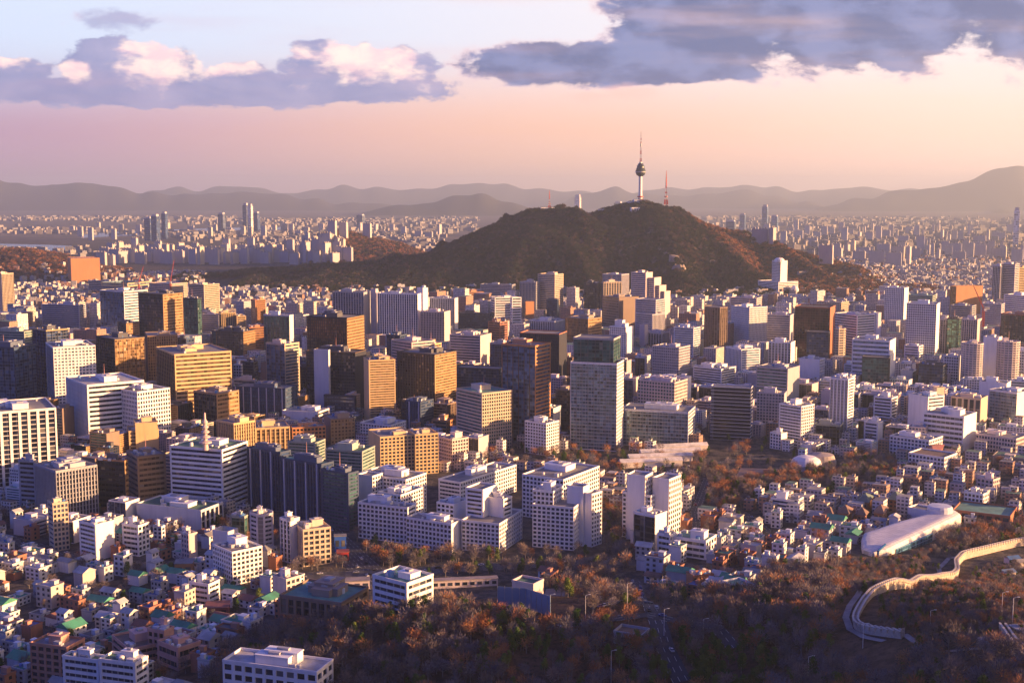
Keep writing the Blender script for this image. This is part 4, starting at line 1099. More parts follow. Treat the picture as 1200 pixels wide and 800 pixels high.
# small blue-roofed huts beside the wall
for i,(px,py,rc,lb) in enumerate([(1186,660,(.03,.16,.42),'small hut with a bright blue roof under the fortress wall'),(1180,676,(.10,.2,.4),'low hut with a faded blue roof below the bright blue one'),(1196,664,(.4,.36,.34),'grey shed beside the bright blue roofed hut')]):
    X,Y,Z=ray(px,py); t=empty('hut',(X,Y,Z-.5),lb,'hut',rz=.3); m=MB(); m.box(0,0,0,5,9,7); m.obj('wall',wallmat(WC['P']),t); m=MB()
    m.quad([(-5.2,-4.2,4.8),(5.2,-4.2,4.8),(5.2,0,6.6),(-5.2,0,6.6)]); m.quad([(-5.2,0,6.6),(5.2,0,6.6),(5.2,4.2,4.8),(-5.2,4.2,4.8)]); m.obj('roof',roofmat(rc),t); add_bld(X,Y,[(-5,-4),(5,-4),(5,4),(-5,4)])
# gabled roofs, letters and colour accents on hand-made buildings
def px_box(px0,px1,py0,py1,name,label,cat,mat,depth=8,roof=None):
    X,Y,Z=ray((px0+px1)/2,py1); wd=(px1-px0)/F*Y; h=ztop(X,Y,py0)-Z
    t=empty(name,(X,Y,Z-.2),label,cat,rz=.15); m=MB(); m.box(0,depth/2,0,h,wd,depth); m.obj('wall',mat,t)
    m=MB(); m.box(0,depth/2,h,h+.5,wd+.8,depth+.8,bot=True); m.obj('roof',roofmat(roof or (.3,.3,.3)),t)
    n=max(2,int(wd/5))
    for k in range(n):
        m=MB(); m.box(0,0,h*.35,h*.75,wd/n*.6,.2,bot=True); m.obj('window',PANE,t,loc=(-wd/2+(k+.5)*wd/n,-.06,0))
    add_bld(X,Y,[(-wd/2,0),(wd/2,0),(wd/2,depth),(-wd/2,depth)])
px_box(392,406,628,646,'billboard_kiosk','bright blue hoarding block beside the shaded avenue','hoarding',plain('blue_panel',(.03,.12,.55)),6)
px_box(395,409,647,657,'shop_pavilion','small red shop pavilion beneath the blue hoarding','shop',plain('red_panel',(.55,.06,.05)),8,(.5,.08,.06))
px_box(647,662,476,492,'market_hall','low hall with blue and red striped roof beside the mirror tower','hall',plain('red_panel',(.45,.05,.05)),16,(.05,.2,.5))
px_box(866,880,689,702,'garden_shed','white shed with a pale blue front at the wood edge','shed',wallmat(WC['W']),8,(.35,.5,.6))
px_box(205,226,660,676,'low_building','low orange-lit block with a saw-cut roof among shaded lanes','low building',wallmat(WC['O']),12)
px_box(384,434,681,691,'low_building','long pink low building in the park shade','low building',wallmat(WC['P']),9,(.35,.3,.28))
px_box(505,585,679,688,'boundary_building','long low pink wall building across the park','low building',wallmat(WC['P']),6,(.4,.33,.3))
px_box(740,750,243,249,'hilltop_building','pale ticket hall just below the foot of the observation tower','hilltop building',wallmat(WC['W']),20)
px_box(702,712,245,249,'hilltop_building','small pale lodge on the saddle between the two hilltop masts','hilltop building',wallmat(WC['S']),15)
px_box(634,650,243,247.5,'hilltop_building','white station building at the foot of the short lattice mast','hilltop building',wallmat(WC['W']),15)
px_box(936,948,318,324,'hillside_chapel','small cream building on the slope beyond the white hillside hotel','low building',wallmat(WC['B']),15)
px_box(240,268,712,722,'low_building','long dark maroon roofed hall among bare trees','low building',wallmat((.2,.05,.05)),14,(.2,.04,.05))
# ------------------------------------------------------------------ copies
def copy_thing(src,loc,rz,scale=(1,1,1)):
    r=src.copy(); sc.collection.objects.link(r); r.location=loc; r.rotation_euler=(0,0,rz); r.scale=scale
    for ch in KIDS[src.name]:
        c=ch.copy(); sc.collection.objects.link(c); c.parent=r
    return r
KIDS={}
def reg(o): KIDS[o.name]=[c for c in o.children]
rng=random.Random(5)
def mid_proto(i):
    r=random.Random(100+i); wdt=r.uniform(16,34); dep=r.uniform(14,24); h=r.choice([16,20,24,28,34,40,48])
    wall,cn=r.choice([('W','white'),('W','white'),('W','white'),('P','pinkish'),('P','pinkish'),('B','cream'),('L','lilac-grey'),('L','lilac-grey'),('G','grey'),('T','brown'),('S','pale blue-grey'),('Y','ochre'),('B','cream'),('K','dark brown')])
    st,sn=r.choice([('PP','gridded'),('HH','banded'),('HB','banded'),('PB','gridded'),('VP','ribbed'),('GB','glass-fronted')]) 
    gl=r.choice('nkdug'); rf,rn=r.choice([('g','grey'),('g','grey'),('G','green'),('w','pale'),('e','green'),('p','pinkish')])
    root=empty('office_building',(0,0,0),None,'office building'); poly=[(-wdt/2,-dep/2),(wdt/2,-dep/2),(wdt/2,dep/2),(-wdt/2,dep/2)]
    facade(root,poly,h,st,wall,gl,fh=3.6,bay=3.2,rf=rf,pent=r.choice([1,1,2]),rng=r)
    root['look']='%s %s office block'%(cn,sn); root['rn']=rn; root['rad']=math.hypot(wdt,dep)/2; root['dim']=(wdt,dep,h)
    reg(root); return root
def glass_proto(i):
    r=random.Random(300+i); wdt=r.uniform(20,36); dep=r.uniform(16,28); h=r.choice([36,44,52,60])
    wall,gl,cn=r.choice([('N','n','navy'),('C','k','blue-black'),('K','k','black'),('T','o','bronze'),('Y','o','gold-brown'),('G','n','grey and navy'),('C','g','dark teal')])
    st,sn=r.choice([('GG','glass'),('GH','part-banded'),('VH','ribbed'),('GV','glass and ribbed')]); rf,rn=r.choice([('g','grey'),('k','dark'),('p','pinkish')])
    root=empty('office_building',(0,0,0),None,'office building'); poly=[(-wdt/2,-dep/2),(wdt/2,-dep/2),(wdt/2,dep/2),(-wdt/2,dep/2)]
    facade(root,poly,h,st,wall,gl,fh=4,bay=3.2,rf=rf,pent=r.choice([1,2,3]),rng=r)
    root['look']='%s %s office block'%(cn,sn); root['rn']=rn; root['rad']=math.hypot(wdt,dep)/2; root['dim']=(wdt,dep,h)
    reg(root); return root
def house_proto(i):
    r=random.Random(500+i); wdt=r.uniform(7.5,14); dep=r.uniform(6.5,11); st=r.choice([2,2,3,3,4]); h=st*3.0
    col,cn=r.choice([((.75,.73,.70),'white'),((.75,.73,.70),'white'),((.75,.73,.70),'white'),((.75,.73,.70),'white'),((.58,.52,.50),'pinkish'),((.55,.50,.44),'cream'),((.33,.14,.09),'red brick'),((.50,.52,.56),'blue-grey'),((.42,.42,.44),'grey'),((.42,.42,.44),'grey')])
    kind=r.choice(['flat','flat','flat','gable','hip'])
    rc,rn=r.choice([((.35,.35,.35),'grey'),((.03,.34,.20),'green'),((.03,.34,.20),'green'),((.05,.42,.28),'green'),((.62,.62,.62),'pale'),((.07,.16,.40),'blue'),((.28,.10,.07),'red'),((.14,.14,.15),'dark')])
    t=empty('house',(0,0,0),None,'house'); m=MB(); m.box(0,0,-2,h,wdt,dep)
    if r.random()<.5: m.box(wdt*.32,-dep*.38,-2,h-3,wdt*.36,dep*.5)
    m.obj('wall',wallmat(col,.8,.4),t); m=MB()
    if kind=='flat':
        po=[(-wdt/2-.2,-dep/2-.2),(wdt/2+.2,-dep/2-.2),(wdt/2+.2,dep/2+.2),(-wdt/2-.2,dep/2+.2)]
        m.prism(po,h-.2,h+.05); m.obj('roof',roofmat(rc),t); p=MB(); p.ring(offset(po,.1),offset(po,-.25),h,h+.9,inner=True); p.obj('parapet',wallmat(tuple(c*.9 for c in col)),t)
        p=MB(); p.box(wdt*.2,dep*.15,h,h+2.6,wdt*.3,dep*.35); p.box(wdt*.2,dep*.15,h+2.6,h+2.8,wdt*.36,dep*.42,bot=True); p.obj('stair_hut',wallmat(tuple(min(.8,c*1.1+.05) for c in col)),t)
        if r.random()<.7:
            p=MB(); p.lathe([(.9,0),(.9,1.5),(.1,1.9)],8); p.obj('water_tank',plain('tank_paint',r.choice([(.08,.22,.55),(.7,.6,.25),(.65,.65,.65)])),t,loc=(-wdt*.28,dep*.1,h))
    else:
        e=.7; y0,y1=-dep/2-e,dep/2+e; x0,x1=-wdt/2-e,wdt/2+e; rh=h+dep*.28; ins=0 if kind=='gable' else dep*.4
        m.quad([(x0,y0,h),(x1,y0,h),(x1-ins,0,rh),(x0+ins,0,rh)]); m.quad([(x1,y1,h),(x0,y1,h),(x0+ins,0,rh),(x1-ins,0,rh)])
        m.quad([(x1,y0,h),(x1,y1,h),(x1-ins,0,rh)]); m.quad([(x0,y1,h),(x0,y0,h),(x0+ins,0,rh)]); m.quad([(x0,y1,h-.1),(x1,y1,h-.1),(x1,y0,h-.1),(x0,y0,h-.1)]); m.obj('roof',roofmat(rc),t)
    for s in range(st):
        n=2 if wdt<11 else 3
        for k in range(n):
            x=-wdt/2+(k+.5)*wdt/n; m=MB(); m.box(0,0,0,1.5,1.9,.18,bot=True); m.obj('window',PANE,t,loc=(x,-dep/2-.02,s*3+.9))
    for s in range(st):
        m=MB(); m.box(0,0,0,1.5,.18,1.7,bot=True); m.obj('window',PANE,t,loc=(wdt/2+.02,0,s*3+.9))
    t['look']='%s %s-storey house'%(cn,('two','three','four')[st-2]); t['rn']=rn+' '+('flat' if kind=='flat' else 'pitched'); t['rad']=math.hypot(wdt,dep)/2; t['dim']=(wdt,dep,h+3)
    reg(t); return t
MP=[mid_proto(i) for i in range(34)]; GP=[glass_proto(i) for i in range(14)]; PALE=[p for p in MP if p['look'].split()[0] in ('white','pinkish','lilac-grey','pale','cream','grey')]; HP=[house_proto(i) for i in range(26)]
FOREST=[
 [(236,800),(262,770),(300,748),(330,738),(430,724),(520,712),(575,724),(660,726),(700,716),(716,735),(760,740),(800,725),(830,700),(868,706),(890,690),(905,668),(960,672),(1000,658),(1012,655),(1060,656),(1128,625),(1200,618),(1260,640),(1260,830),(236,830)],
 [(828,558),(850,556),(864,566),(905,560),(930,556),(985,545),(1004,532),(1040,540),(1056,555),(1050,566),(1000,566),(900,578),(870,600),(838,606),(820,580)],
 [(330,690),(345,664),(392,664),(420,640),(480,660),(610,656),(720,655),(740,664),(690,690),(650,676),(600,675),(490,678),(440,674),(380,680)],
 [(640,690),(700,670),(760,690),(800,700),(800,725),(760,740),(716,735),(690,715)],
 [(640,480),(665,476),(668,500),(650,500)],
 [(790,562),(820,545),(850,556),(828,580),(800,575)]]
NOB=[[(820,505),(860,520),(890,515),(945,540),(945,560),(700,560),(600,545),(600,530),(740,528),(820,530)],[(730,560),(735,550),(838,540),(850,556),(790,562)],[(250,640),(300,600),(330,590),(420,640),(430,668),(345,664)],[(700,660),(740,640),(745,655),(735,668)],[(855,545),(915,545),(915,560),(855,560)]]
from math import hypot
CELL={}
def cell(x,y): return (int(x//60),int(y//60))
def occupy(x,y,r): CELL.setdefault(cell(x,y),[]).append((x,y,r))
def free(x,y,r,gap=1.5):
    c=cell(x,y)
    for i in(-1,0,1):
        for j in(-1,0,1):
            for (a,b,q) in CELL.get((c[0]+i,c[1]+j),()):
                if hypot(a-x,b-y)<(r+q)*.80+gap: return False
    for cx,cy,P in BLD:
        if abs(cx-x)<150 and abs(cy-y)<150:
            for k in range(9):
                t=k*math.pi/4; xx,yy=(x,y) if k==8 else (x+r*.8*math.cos(t),y+r*.8*math.sin(t))
                if inpoly(xx,yy,P): return False
            for p in P:
                if hypot(p[0]-x,p[1]-y)<r*.8: return False
    return True
LM=[(184,410,'the black brown-striped tower'),(94,496,'the cream slotted tower'),(125,522,'the black-banded white office'),(168,522,'the white gridded tower'),(230,496,'the golden banded office'),(246,600,'the pagoda-mast office'),
 (70,645,'the slim beige tower'),(115,655,'the white balcony tower'),(208,622,'the museum hall'),(280,684,'the roof-wedge apartment block'),(370,662,'the sunlit gridded block'),(350,610,'the long navy slab'),(465,413,'the white-finned hotel'),
 (395,470,'the black glass tower'),(446,492,'the yellow banded tower'),(500,488,'the black ribbed tower'),(570,528,'the green-and-cream gridded tower'),(616,520,'the mirror tower'),(470,555,'the golden apartments'),(520,640,'the street-long white complex'),
 (658,644,'the blank-core white complex'),(765,640,'the glass cube'),(814,655,'the long white school'),(700,527,'the large green glass tower'),(770,523,'the glass hotel'),(726,395,'the gold box tower'),(762,400,'the terraced lilac office'),(640,460,'the copper-topped slab'),
 (838,425,'the octagonal brown tower'),(856,515,'the black striped office'),(876,415,'the white corniced tower'),(953,425,'the dark red tower'),(1000,424,'the striped sunlit office'),(1080,425,'the white lattice tower'),(1092,455,'the navy glass cube'),
 (1137,458,'the first round apartment tower'),(1178,458,'the second round apartment tower'),(985,515,'the slender white tower'),(1085,507,'the blank white block'),(1110,527,'the long banded white office'),(932,522,'the banded apartment office'),(1036,495,'the barrel-topped office'),
 (955,550,'the domed auditorium'),(1000,618,'the four brick houses'),(1065,645,'the curved museum'),(1143,602,'the stair-hut block'),(473,716,'the white school with roof letters'),(380,725,'the green-roofed school'),(336,705,'the pinkish corner block'),(218,785,'the salmon cube clinic'),
 (165,785,'the salmon U-shaped clinic'),(70,800,'the brick-brown tower'),(125,815,'the green roof-deck office'),(240,710,'the fin-walled white block'),(325,800,'the white villa'),(820,692,'the red brick house'),(740,758,'the gravel-roofed depot'),(920,604,'the stacked-balcony terrace'),(1085,553,'the dark red hipped hall'),
 (10,372,'the beige slab tower'),(1182,382,'the tallest lilac tower'),(420,400,'the grey-framed hotel'),(265,398,'the small golden tower'),(20,572,'the white-finned corner office')]
ORD=['','second ','third ','fourth ','fifth ','sixth ','seventh ','eighth ','ninth ','tenth ','eleventh ','twelfth ']
TOLABEL=[]
def placed(o,src): 
    p=pix(o.location.x,o.location.y,o.location.z); TOLABEL.append((o,src['look'],src['rn'],p[0],p[1]))
def label_all():
    groups={}
    for o,look,rn,px,py in TOLABEL:
        best=sorted(LM,key=lambda l:hypot(l[0]-px,(l[1]-py)*1.3))[0]
        dx,dy=px-best[0],(py-best[1])*1.3
        rel=('sunward of' if dx>0 else 'shade side of') if abs(dx)>abs(dy) else ('behind' if dy<0 else 'before')
        groups.setdefault((look,rn,rel,best),[]).append((hypot(dx,dy),o))
    for (look,rn,rel,best),L in groups.items():
        L.sort(key=lambda t:t[0])
        for i,(d,o) in enumerate(L):
            pre=ORD[min(i,11)]
            txt={'sunward of':'on the sunward side of','shade side of':'on the shaded side of'}.get(rel,rel)
            s='%s%s, %s roof, %s %s'%(pre,look,rn,txt,best[2])
            if len(L)>1 and i==0: s='nearest '+s
            if len(s.split())>16: s=s.replace('on the sunward side of','sunward of').replace('on the shaded side of','shadeward of')
            o['label']=s
GA=R(27)
def scatter(protos,zones,spacing,limit,group,jit=.25,stuff=None,prob=1.0,hmul=None):
    n=0; cand=[]
    xs=range(-1500,1500,spacing)
    for gx in range(-60,90):
        for gy in range(-20,130):
            if gx%4==3 or gy%5==4: ox=.35
            else: ox=0
            u=(gx+rng.uniform(-jit,jit)+ox)*spacing; v=(gy+rng.uniform(-jit,jit))*spacing
            x=u*math.cos(GA)-v*math.sin(GA); y=u*math.sin(GA)+v*math.cos(GA)
            if y<300 or y>3600: continue
            if abs(x/y)>.47: continue
            z=tz(x,y); px,py=pix(x,y,z)
            if py>835: continue
            if not any(inpoly(px,py,Z) for Z in zones): continue
            if any(inpoly(px,py,Z) for Z in FOREST+NOB): continue
            if rng.random()>prob: continue
            cand.append((y,x,z,px,py))
    cand.sort()
    for (y,x,z,px,py) in cand:
        s=protos[rng.randrange(len(protos))]
        if protos is MP:
            if px>700: s=PALE[rng.randrange(len(PALE))] if rng.random()<.93 else s
            elif py<520 and rng.random()<(.68 if py>385 else .4): s=GP[rng.randrange(len(GP))]
        sc_=rng.uniform(.8,1.15); r=s['rad']*sc_
        hz=rng.uniform(.75,1.2)*(hmul(px,py) if hmul else 1)
        if protos is MP:
            hh=s['dim'][2]*hz+5; pw=r/y*F; yt_=pix(x,y,z+hh)[1]
            for (a0,a1,b0,b1) in HB:
                if a0<px+pw and a1>px-pw and b1<=py+1 and b1-b0>14:
                    lim=b0+(b1-b0)*.62
                    if yt_<lim: hh=max(.1,(py-lim)/y*F**-1*y*y/1.0) if False else max(.1,(py-lim)*y/F); yt_=lim; hz=(hh-5)/s['dim'][2]
            if hz*s['dim'][2]<7: continue
        if near_road(x,y,r*.6) or not free(x,y,r): continue
        rz=(GA if px<760 else R(33))*-1+rng.choice([0,0,math.pi/2,math.pi,-math.pi/2]) if True else 0
        rz=-R(27 if px<760 else 31)+rng.choice([0,0,math.pi/2,math.pi])+rng.uniform(-.08,.08)
        occupy(x,y,r)
        if n<limit and -60<px<1260:
            o=copy_thing(s,(x,y,z-.1),rz,(sc_,sc_,hz)) ; o['group']=group; placed(o,s); n+=1
        elif stuff is not None: stuff.append((x,y,z,s['dim'][0]*sc_,s['dim'][1]*sc_,s['dim'][2]*hz,rz))
    print(group,n)
    return n
MIDZ=[[(0,386),(230,386),(300,388),(480,386),(560,374),(800,362),(1000,352),(1200,352),(1200,545),(1060,540),(1000,535),(830,545),(780,560),(610,520),(560,540),(420,520),(280,500),(0,520)],[(0,520),(280,500),(290,600),(150,640),(0,640)]]
HOUZ=[[(-40,560),(0,600),(150,612),(320,650),(345,664),(350,690),(330,738),(300,748),(262,770),(240,830),(-80,830)],
 [(738,656),(745,600),(770,556),(838,606),(870,600),(905,578),(1050,566),(1060,545),(1260,540),(1260,612),(1120,618),(1010,645),(930,668),(905,668),(868,706),(820,700),(760,690)],
 [(500,510),(610,520),(740,520),(838,540),(820,560),(745,590),(725,600),(620,552),(520,552)],[(160,600),(330,600),(330,650),(160,640)],[(610,655),(720,655),(700,670),(640,690),(600,672)]]
def hm(px,py):
    if py<374: return .8
    if py<410: return 1.15
    return 1.0 if py<480 else .72
rng=random.Random(21)
REST=[]
scatter(MP,MIDZ,34,290,'mid-rise office blocks between the towers',hmul=hm,stuff=REST,prob=.85)
rng=random.Random(22)
scatter(HP,HOUZ,13,296,'small houses of the low lanes',stuff=REST,prob=.93)
HREST=[]
rng=random.Random(23)
scatter(HP,MIDZ,18,0,'none',stuff=HREST,prob=.8)
for p in MP+GP+HP:
    for c in KIDS[p.name]: bpy.data.objects.remove(c)
    bpy.data.objects.remove(p)
label_all()
# ------------------------------------------------------------------ massed building stock
def massed(name,items,cols,roofs,fh=3.2,bay=3.4,win=(.05,.055,.07)):
    """many small houses as one mesh: walls with their window pattern, roofs in several colours"""
    mats=[]
    for c in cols:
        key=('mw',c,fh); 
        if key not in MATS:
            m,t,b=princ('house_wall'); uv=t.new('ShaderNodeUVMap',uv_map='UVMap').outputs[0]; x,y,_=t.sep(uv)
            fx=t.m('FRACT',t.m('DIVIDE',x,bay)); fy=t.m('FRACT',t.m('DIVIDE',y,fh))
            wn=t.new('ShaderNodeTexWhiteNoise'); wn.noise_dimensions='2D'; t.l.new(t.comb(t.m('FLOOR',t.m('DIVIDE',x,bay)),t.m('FLOOR',t.m('DIVIDE',y,fh))),wn.inputs['Vector'])
            k=t.m('MULTIPLY',t.m('MULTIPLY',t.m('GREATER_THAN',fx,.3),t.m('GREATER_THAN',fy,.38)),t.m('MULTIPLY',t.m('LESS_THAN',fx,.92),t.m('LESS_THAN',fy,.86)))
            cc=t.mix(t.m('MULTIPLY',k,t.step(wn.outputs['Value'],0,.25)),c,win); t.l.new(cc,b.inputs['Base Color']); b.inputs['Roughness'].default_value=.6
            MATS[key]=m
        mats.append(MATS[key])
    nw=len(mats)
    for c in roofs: mats.append(roofmat(c))
    mb=MB(); r=random.Random(len(items))
    for (x,y,z,wx,wy,h,rz) in items:
        a=r.randrange(nw); b=nw+r.randrange(len(roofs))
        mb.box(x,y,z-1,z+h,wx,wy,rz,a,b)
        if r.random()<.5: mb.box(x+r.uniform(-.2,.2)*wx,y+r.uniform(-.2,.2)*wy,z+h-.01,z+h+2.5,wx*.3,wy*.3,rz,a,b)
    o=mb.obj(name,mats); return o
WCOL=[(.72,.70,.68),(.62,.58,.55),(.55,.47,.40),(.48,.46,.48),(.36,.20,.14),(.66,.62,.58)]
RCOL=[(.4,.39,.38),(.55,.53,.5),(.10,.24,.16),(.26,.15,.11),(.2,.2,.22)]
if REST or HREST: tag(massed('town_houses',REST+HREST,WCOL,RCOL),'small pale houses packed between the office towers','town houses',kind='stuff')
# town beyond and around the hill, down to the far edge of the plain
rng=random.Random(77)
FARL=[[(-40,300),(120,300),(125,318),(230,322),(300,345),(330,372),(-60,380)],[(200,315),(330,345),(560,350),(800,345),(900,350),(1010,352),(1010,362),(560,378),(230,380)]]
def town(y0,y1,step,dens,zone,hr,wr,dep=(7,12),cl=0.0):
    L=[]; y=y0
    while y<y1:
        x=-.45*y
        while x<.45*y:
            xx=x+rng.uniform(-.4,.4)*step; yy=y+rng.uniform(-.4,.4)*step
            if rng.random()<dens*(1 if cl==0 else (noise2(xx*cl,yy*cl,3)+.6)):
                z=tz(xx,yy)
                if z<14 or (z<45 and rng.random()<.35 and yy<6000):
                    px,py=pix(xx,yy,z)
                    if zone(px,py): L.append((xx,yy,z,rng.uniform(*wr),rng.uniform(*dep),rng.uniform(*hr),rng.choice([-.5,-.5,1.07,.2])+rng.uniform(-.1,.1)))
            x+=step
        y+=step
    return L
def zleft(px,py): return px<560
def zall(px,py): return True
def ok_river(px,py): return not(px<90 and 282<py<294) 
T1=town(2600,4300,24,.55,lambda px,py:py>338 or px<240 or px>985 and py>315,(6,16),(9,20))
T1+=[t for t in town(3600,5600,27,.62,lambda px,py:px>940,(6,16),(10,22))]
tag(massed('hillside_houses',T1,WCOL,RCOL),'dense small houses covering the plain at the foot of the hill','town houses',kind='stuff')
T2=town(5400,9000,58,.6,lambda px,py:(px<520 or px>860) and ok_river(px,py),(10,32),(14,50),(11,16),.002)
T2+=town(9000,15500,120,.75,lambda px,py:(px<560 or px>640) and ok_river(px,py),(12,34),(22,75),(12,22),.0013)
tag(massed('distant_town',T2,[(.30,.27,.27),(.26,.25,.27),(.34,.30,.28),(.20,.20,.24)],[(.22,.21,.21),(.26,.24,.23)],fh=6,bay=8),'pale apartment town fading into haze on the far plain','distant town',kind='stuff')
# rows of distant slabs one can still count
SLABP=[]
for i,(w_,d_,h_) in enumerate([(42,13,44),(58,13,40),(30,15,52),(50,13,34),(34,14,60)]):
    rt=empty('apartment_slab',(0,0,0),None,'apartment slab'); m=MB(); m.box(0,0,-2,h_,w_,d_)
    key=[(.50,.45,.42),(.44,.41,.43),(.52,.47,.40),(.42,.38,.38),(.48,.45,.45)][i]
    massed_m=MATS.get(('mw',(.66,.60,.54),6))
    m.obj('wall',massed_m or wallmat(key),rt); m=MB(); m.box(0,0,h_,h_+1,w_+.6,d_+.6); 
    for k in range(3): m.box(-w_*.35+k*w_*.35,0,h_+1,h_+5,5,5)
    m.obj('roof',roofmat((.5,.46,.44)),rt); reg(rt); SLABP.append(rt)
def slabrow(n,px0,px1,py0,py1,label,group,hs=1.0,rzr=(-.5,-.35)):
    for i in range(n):
        px=px0+(px1-px0)*(i+rng.uniform(.1,.9))/n; py=rng.uniform(py0,py1); x,y,z=ray(px,py)
        o=copy_thing(SLABP[rng.randrange(5)],(x,y,z),rng.uniform(*rzr)+(math.pi/2 if rng.random()<.25 else 0),(1,1,hs*rng.uniform(.8,1.2))); o['label']=label; o['group']=group
slabrow(44,118,408,306,311,'pale apartment slab in the long row behind the dark hill foot','pale slabs in the near distant row',1.15)
slabrow(26,340,402,294,300,'cream apartment slab clustered near the small wooded knoll','cream slabs by the wooded knoll',1.2)
slabrow(38,122,330,296,303,'pale apartment slab in the row nearer the river','pale slabs nearer the river',1.0)
slabrow(34,60,520,270,282,'hazy apartment slab on the river plain','hazy slabs on the river plain',1.2)
slabrow(40,960,1200,296,312,'sunlit apartment slab beyond the dense low houses','sunlit slabs beyond the low houses',1.2)
slabrow(46,880,1190,272,288,'faint tall apartment slab in the bright haze','faint slabs in the bright haze',1.3)
for p in SLABP:
    for c in KIDS[p.name]: bpy.data.objects.remove(c)
    bpy.data.objects.remove(p)
def fart(x0,x1,yt,yb,label,glass='n',name='distant_tower'):
    X,Y=wpos((x0+x1)/2,yb,0); Z=0; wd=(x1-x0)/F*Y; h=ztop(X,Y,yt)-Z
    t=empty(name,(X,Y,Z),label,'distant tower'); m=MB(); m.box(0,0,-2,h*.93,wd*.78,wd*.7,-.4); m.obj('shaft',glassmat(GC[glass] if glass!='W' else (.6,.52,.5),12,9,metal=.2 if glass!='W' else 0,rough=.3),t)
    m=MB(); m.box(0,0,h*.93,h,wd*.6,wd*.5,-.4); m.obj('crown',wallmat(WC['L']),t)
fart(170,181,254,282,'first tower of a dark blue trio rising from the river plain')
fart(178,188,251,283,'tallest tower of the dark blue trio on the river plain')
fart(190,197,248,280,'slim tower standing beside the dark blue trio')
fart(256,265,249,274,'brownish tower between the trio and the tallest plain tower','u')
fart(285,292,238,274,'tallest dark tower of the river plain','u')
fart(291,297,239,276,'pale fin tower joined to the tallest plain tower','W')
fart(297,305,248,274,'shorter blue tower behind the pale fin tower')
fart(380,391,282,293,'grey office at the top of the hazy knoll','u')
fart(412,423,284,309,'dark square tower standing before the wooded knoll','n')
fart(383,392,284,306,'bright cream tower at the end of the apartment rows','W')
fart(673,681,228,264,'pale rounded tower peeping over the shoulder of the hill','W')
fart(719,730,236,262,'faint blue block behind the hilltop','u')
fart(866,874,250,272,'faint blue tower left of the twin hazy spires','b')
fart(892,900,240,272,'tallest faint blue tower in the bright haze','b')
fart(903,912,252,274,'faint blue tower beside the tallest one in the haze','b')
fart(850,863,258,280,'broad faint mauve block at the foot of the hazy ridge','u')
fart(1186,1194,243,292,'very faint pale tower in the brightest haze','W')
fart(418,428,251,270,'blue tower among the hazy flats beside the dark hill','u')
# ------------------------------------------------------------------ trees
def leafmat(a,b_,rough=.9):
    m,t,b=princ('foliage'); oi=t.new('ShaderNodeObjectInfo').outputs['Random']; g=t.new('ShaderNodeNewGeometry').outputs['Position']
    v=t.m('FRACT',t.m('ADD',oi,t.noise(g,.02,3,.6)))
    c=t.mix(t.step(v,.1,.9),a,b_); c=t.mix(t.m('MULTIPLY',t.noise(g,.9,2),.5),c,tuple(x*.5 for x in a)); t.l.new(c,b.inputs['Base Color']); b.inputs['Roughness'].default_value=rough
    b.inputs['Specular IOR Level'].default_value=.15
    return m
TWIG=leafmat((.17,.14,.135),(.30,.225,.195)); TWIG2=leafmat((.15,.145,.17),(.26,.22,.24)); RUST=leafmat((.38,.16,.075),(.50,.25,.12)); PINE=leafmat((.055,.12,.03),(.17,.22,.05)); BARK=plain('bark',(.20,.17,.155),.95)
def bare_crown(seed,n=330,rad=3.6,hgt=5.2,z0=3.0):
    r=random.Random(seed); V=[];Fc=[]
    lobes=[(r.uniform(-.5,.5)*rad,r.uniform(-.5,.5)*rad,z0+hgt*r.uniform(.25,.8),rad*r.uniform(.45,.75)) for _ in range(6)]
    for i in range(n):
        lx,ly,lz,lr=r.choice(lobes)
        d=Vector((r.gauss(0,1),r.gauss(0,1),r.gauss(0,1))).normalized(); k=r.random()**.45
        p=Vector((lx,ly,lz))+d*lr*k
        u=(d+Vector((r.uniform(-.6,.6),r.uniform(-.6,.6),.5))).normalized(); L=r.uniform(.9,2.0); s=u.orthogonal().normalized(); s.rotate(__import__('mathutils').Quaternion(u,r.uniform(0,6.3))); w_=r.uniform(.06,.12)
        j=len(V); V+= [tuple(p-s*w_),tuple(p+s*w_),tuple(p+u*L)]; Fc.append((j,j+1,j+2))
    return V,Fc
def pine_crown(seed,n=700,rad=3.0,hgt=6.0,z0=2.5):
    r=random.Random(seed); V=[];Fc=[]
    cl=[(r.uniform(-.6,.6)*rad*(1-k/12),r.uniform(-.6,.6)*rad*(1-k/12),z0+hgt*(k/10.0),rad*(.62-k*.035)) for k in range(10)]
    for i in range(n):
        lx,ly,lz,lr=r.choice(cl); d=Vector((r.gauss(0,1),r.gauss(0,1),r.gauss(0,.7))).normalized(); p=Vector((lx,ly,lz))+d*lr*r.random()**.35
        a=Vector((r.gauss(0,1),r.gauss(0,1),r.gauss(0,1))).normalized()*r.uniform(.25,.5); b=a.cross(d).normalized()*r.uniform(.2,.4)
        j=len(V); V+=[tuple(p-a),tuple(p+b),tuple(p+a)]; Fc.append((j,j+1,j+2))
    return V,Fc
def rawmesh(name,V,Fc,mat):
    me=bpy.data.meshes.new(name); me.from_pydata(V,[],Fc); me.materials.append(mat); return me
def trunkmesh(seed,h=4.2,limbs=11,r0=.28):
    r=random.Random(seed); m=MB(); m.tube((0,0,-1),(0.1,0,h*.6),r0,r0*.7,6); m.tube((.1,0,h*.6),(r.uniform(-.3,.3),.1,h*1.3),r0*.7,r0*.25,5)
    for k in range(limbs):
        a=r.uniform(0,6.3); z=h*r.uniform(.45,1.0); L=r.uniform(1.6,3); m.tube((0.05,0,z),(math.cos(a)*L,math.sin(a)*L,z+L*.8),r0*.4,.05,4)
    return m.mesh('trunk',BARK)
TREES=[]
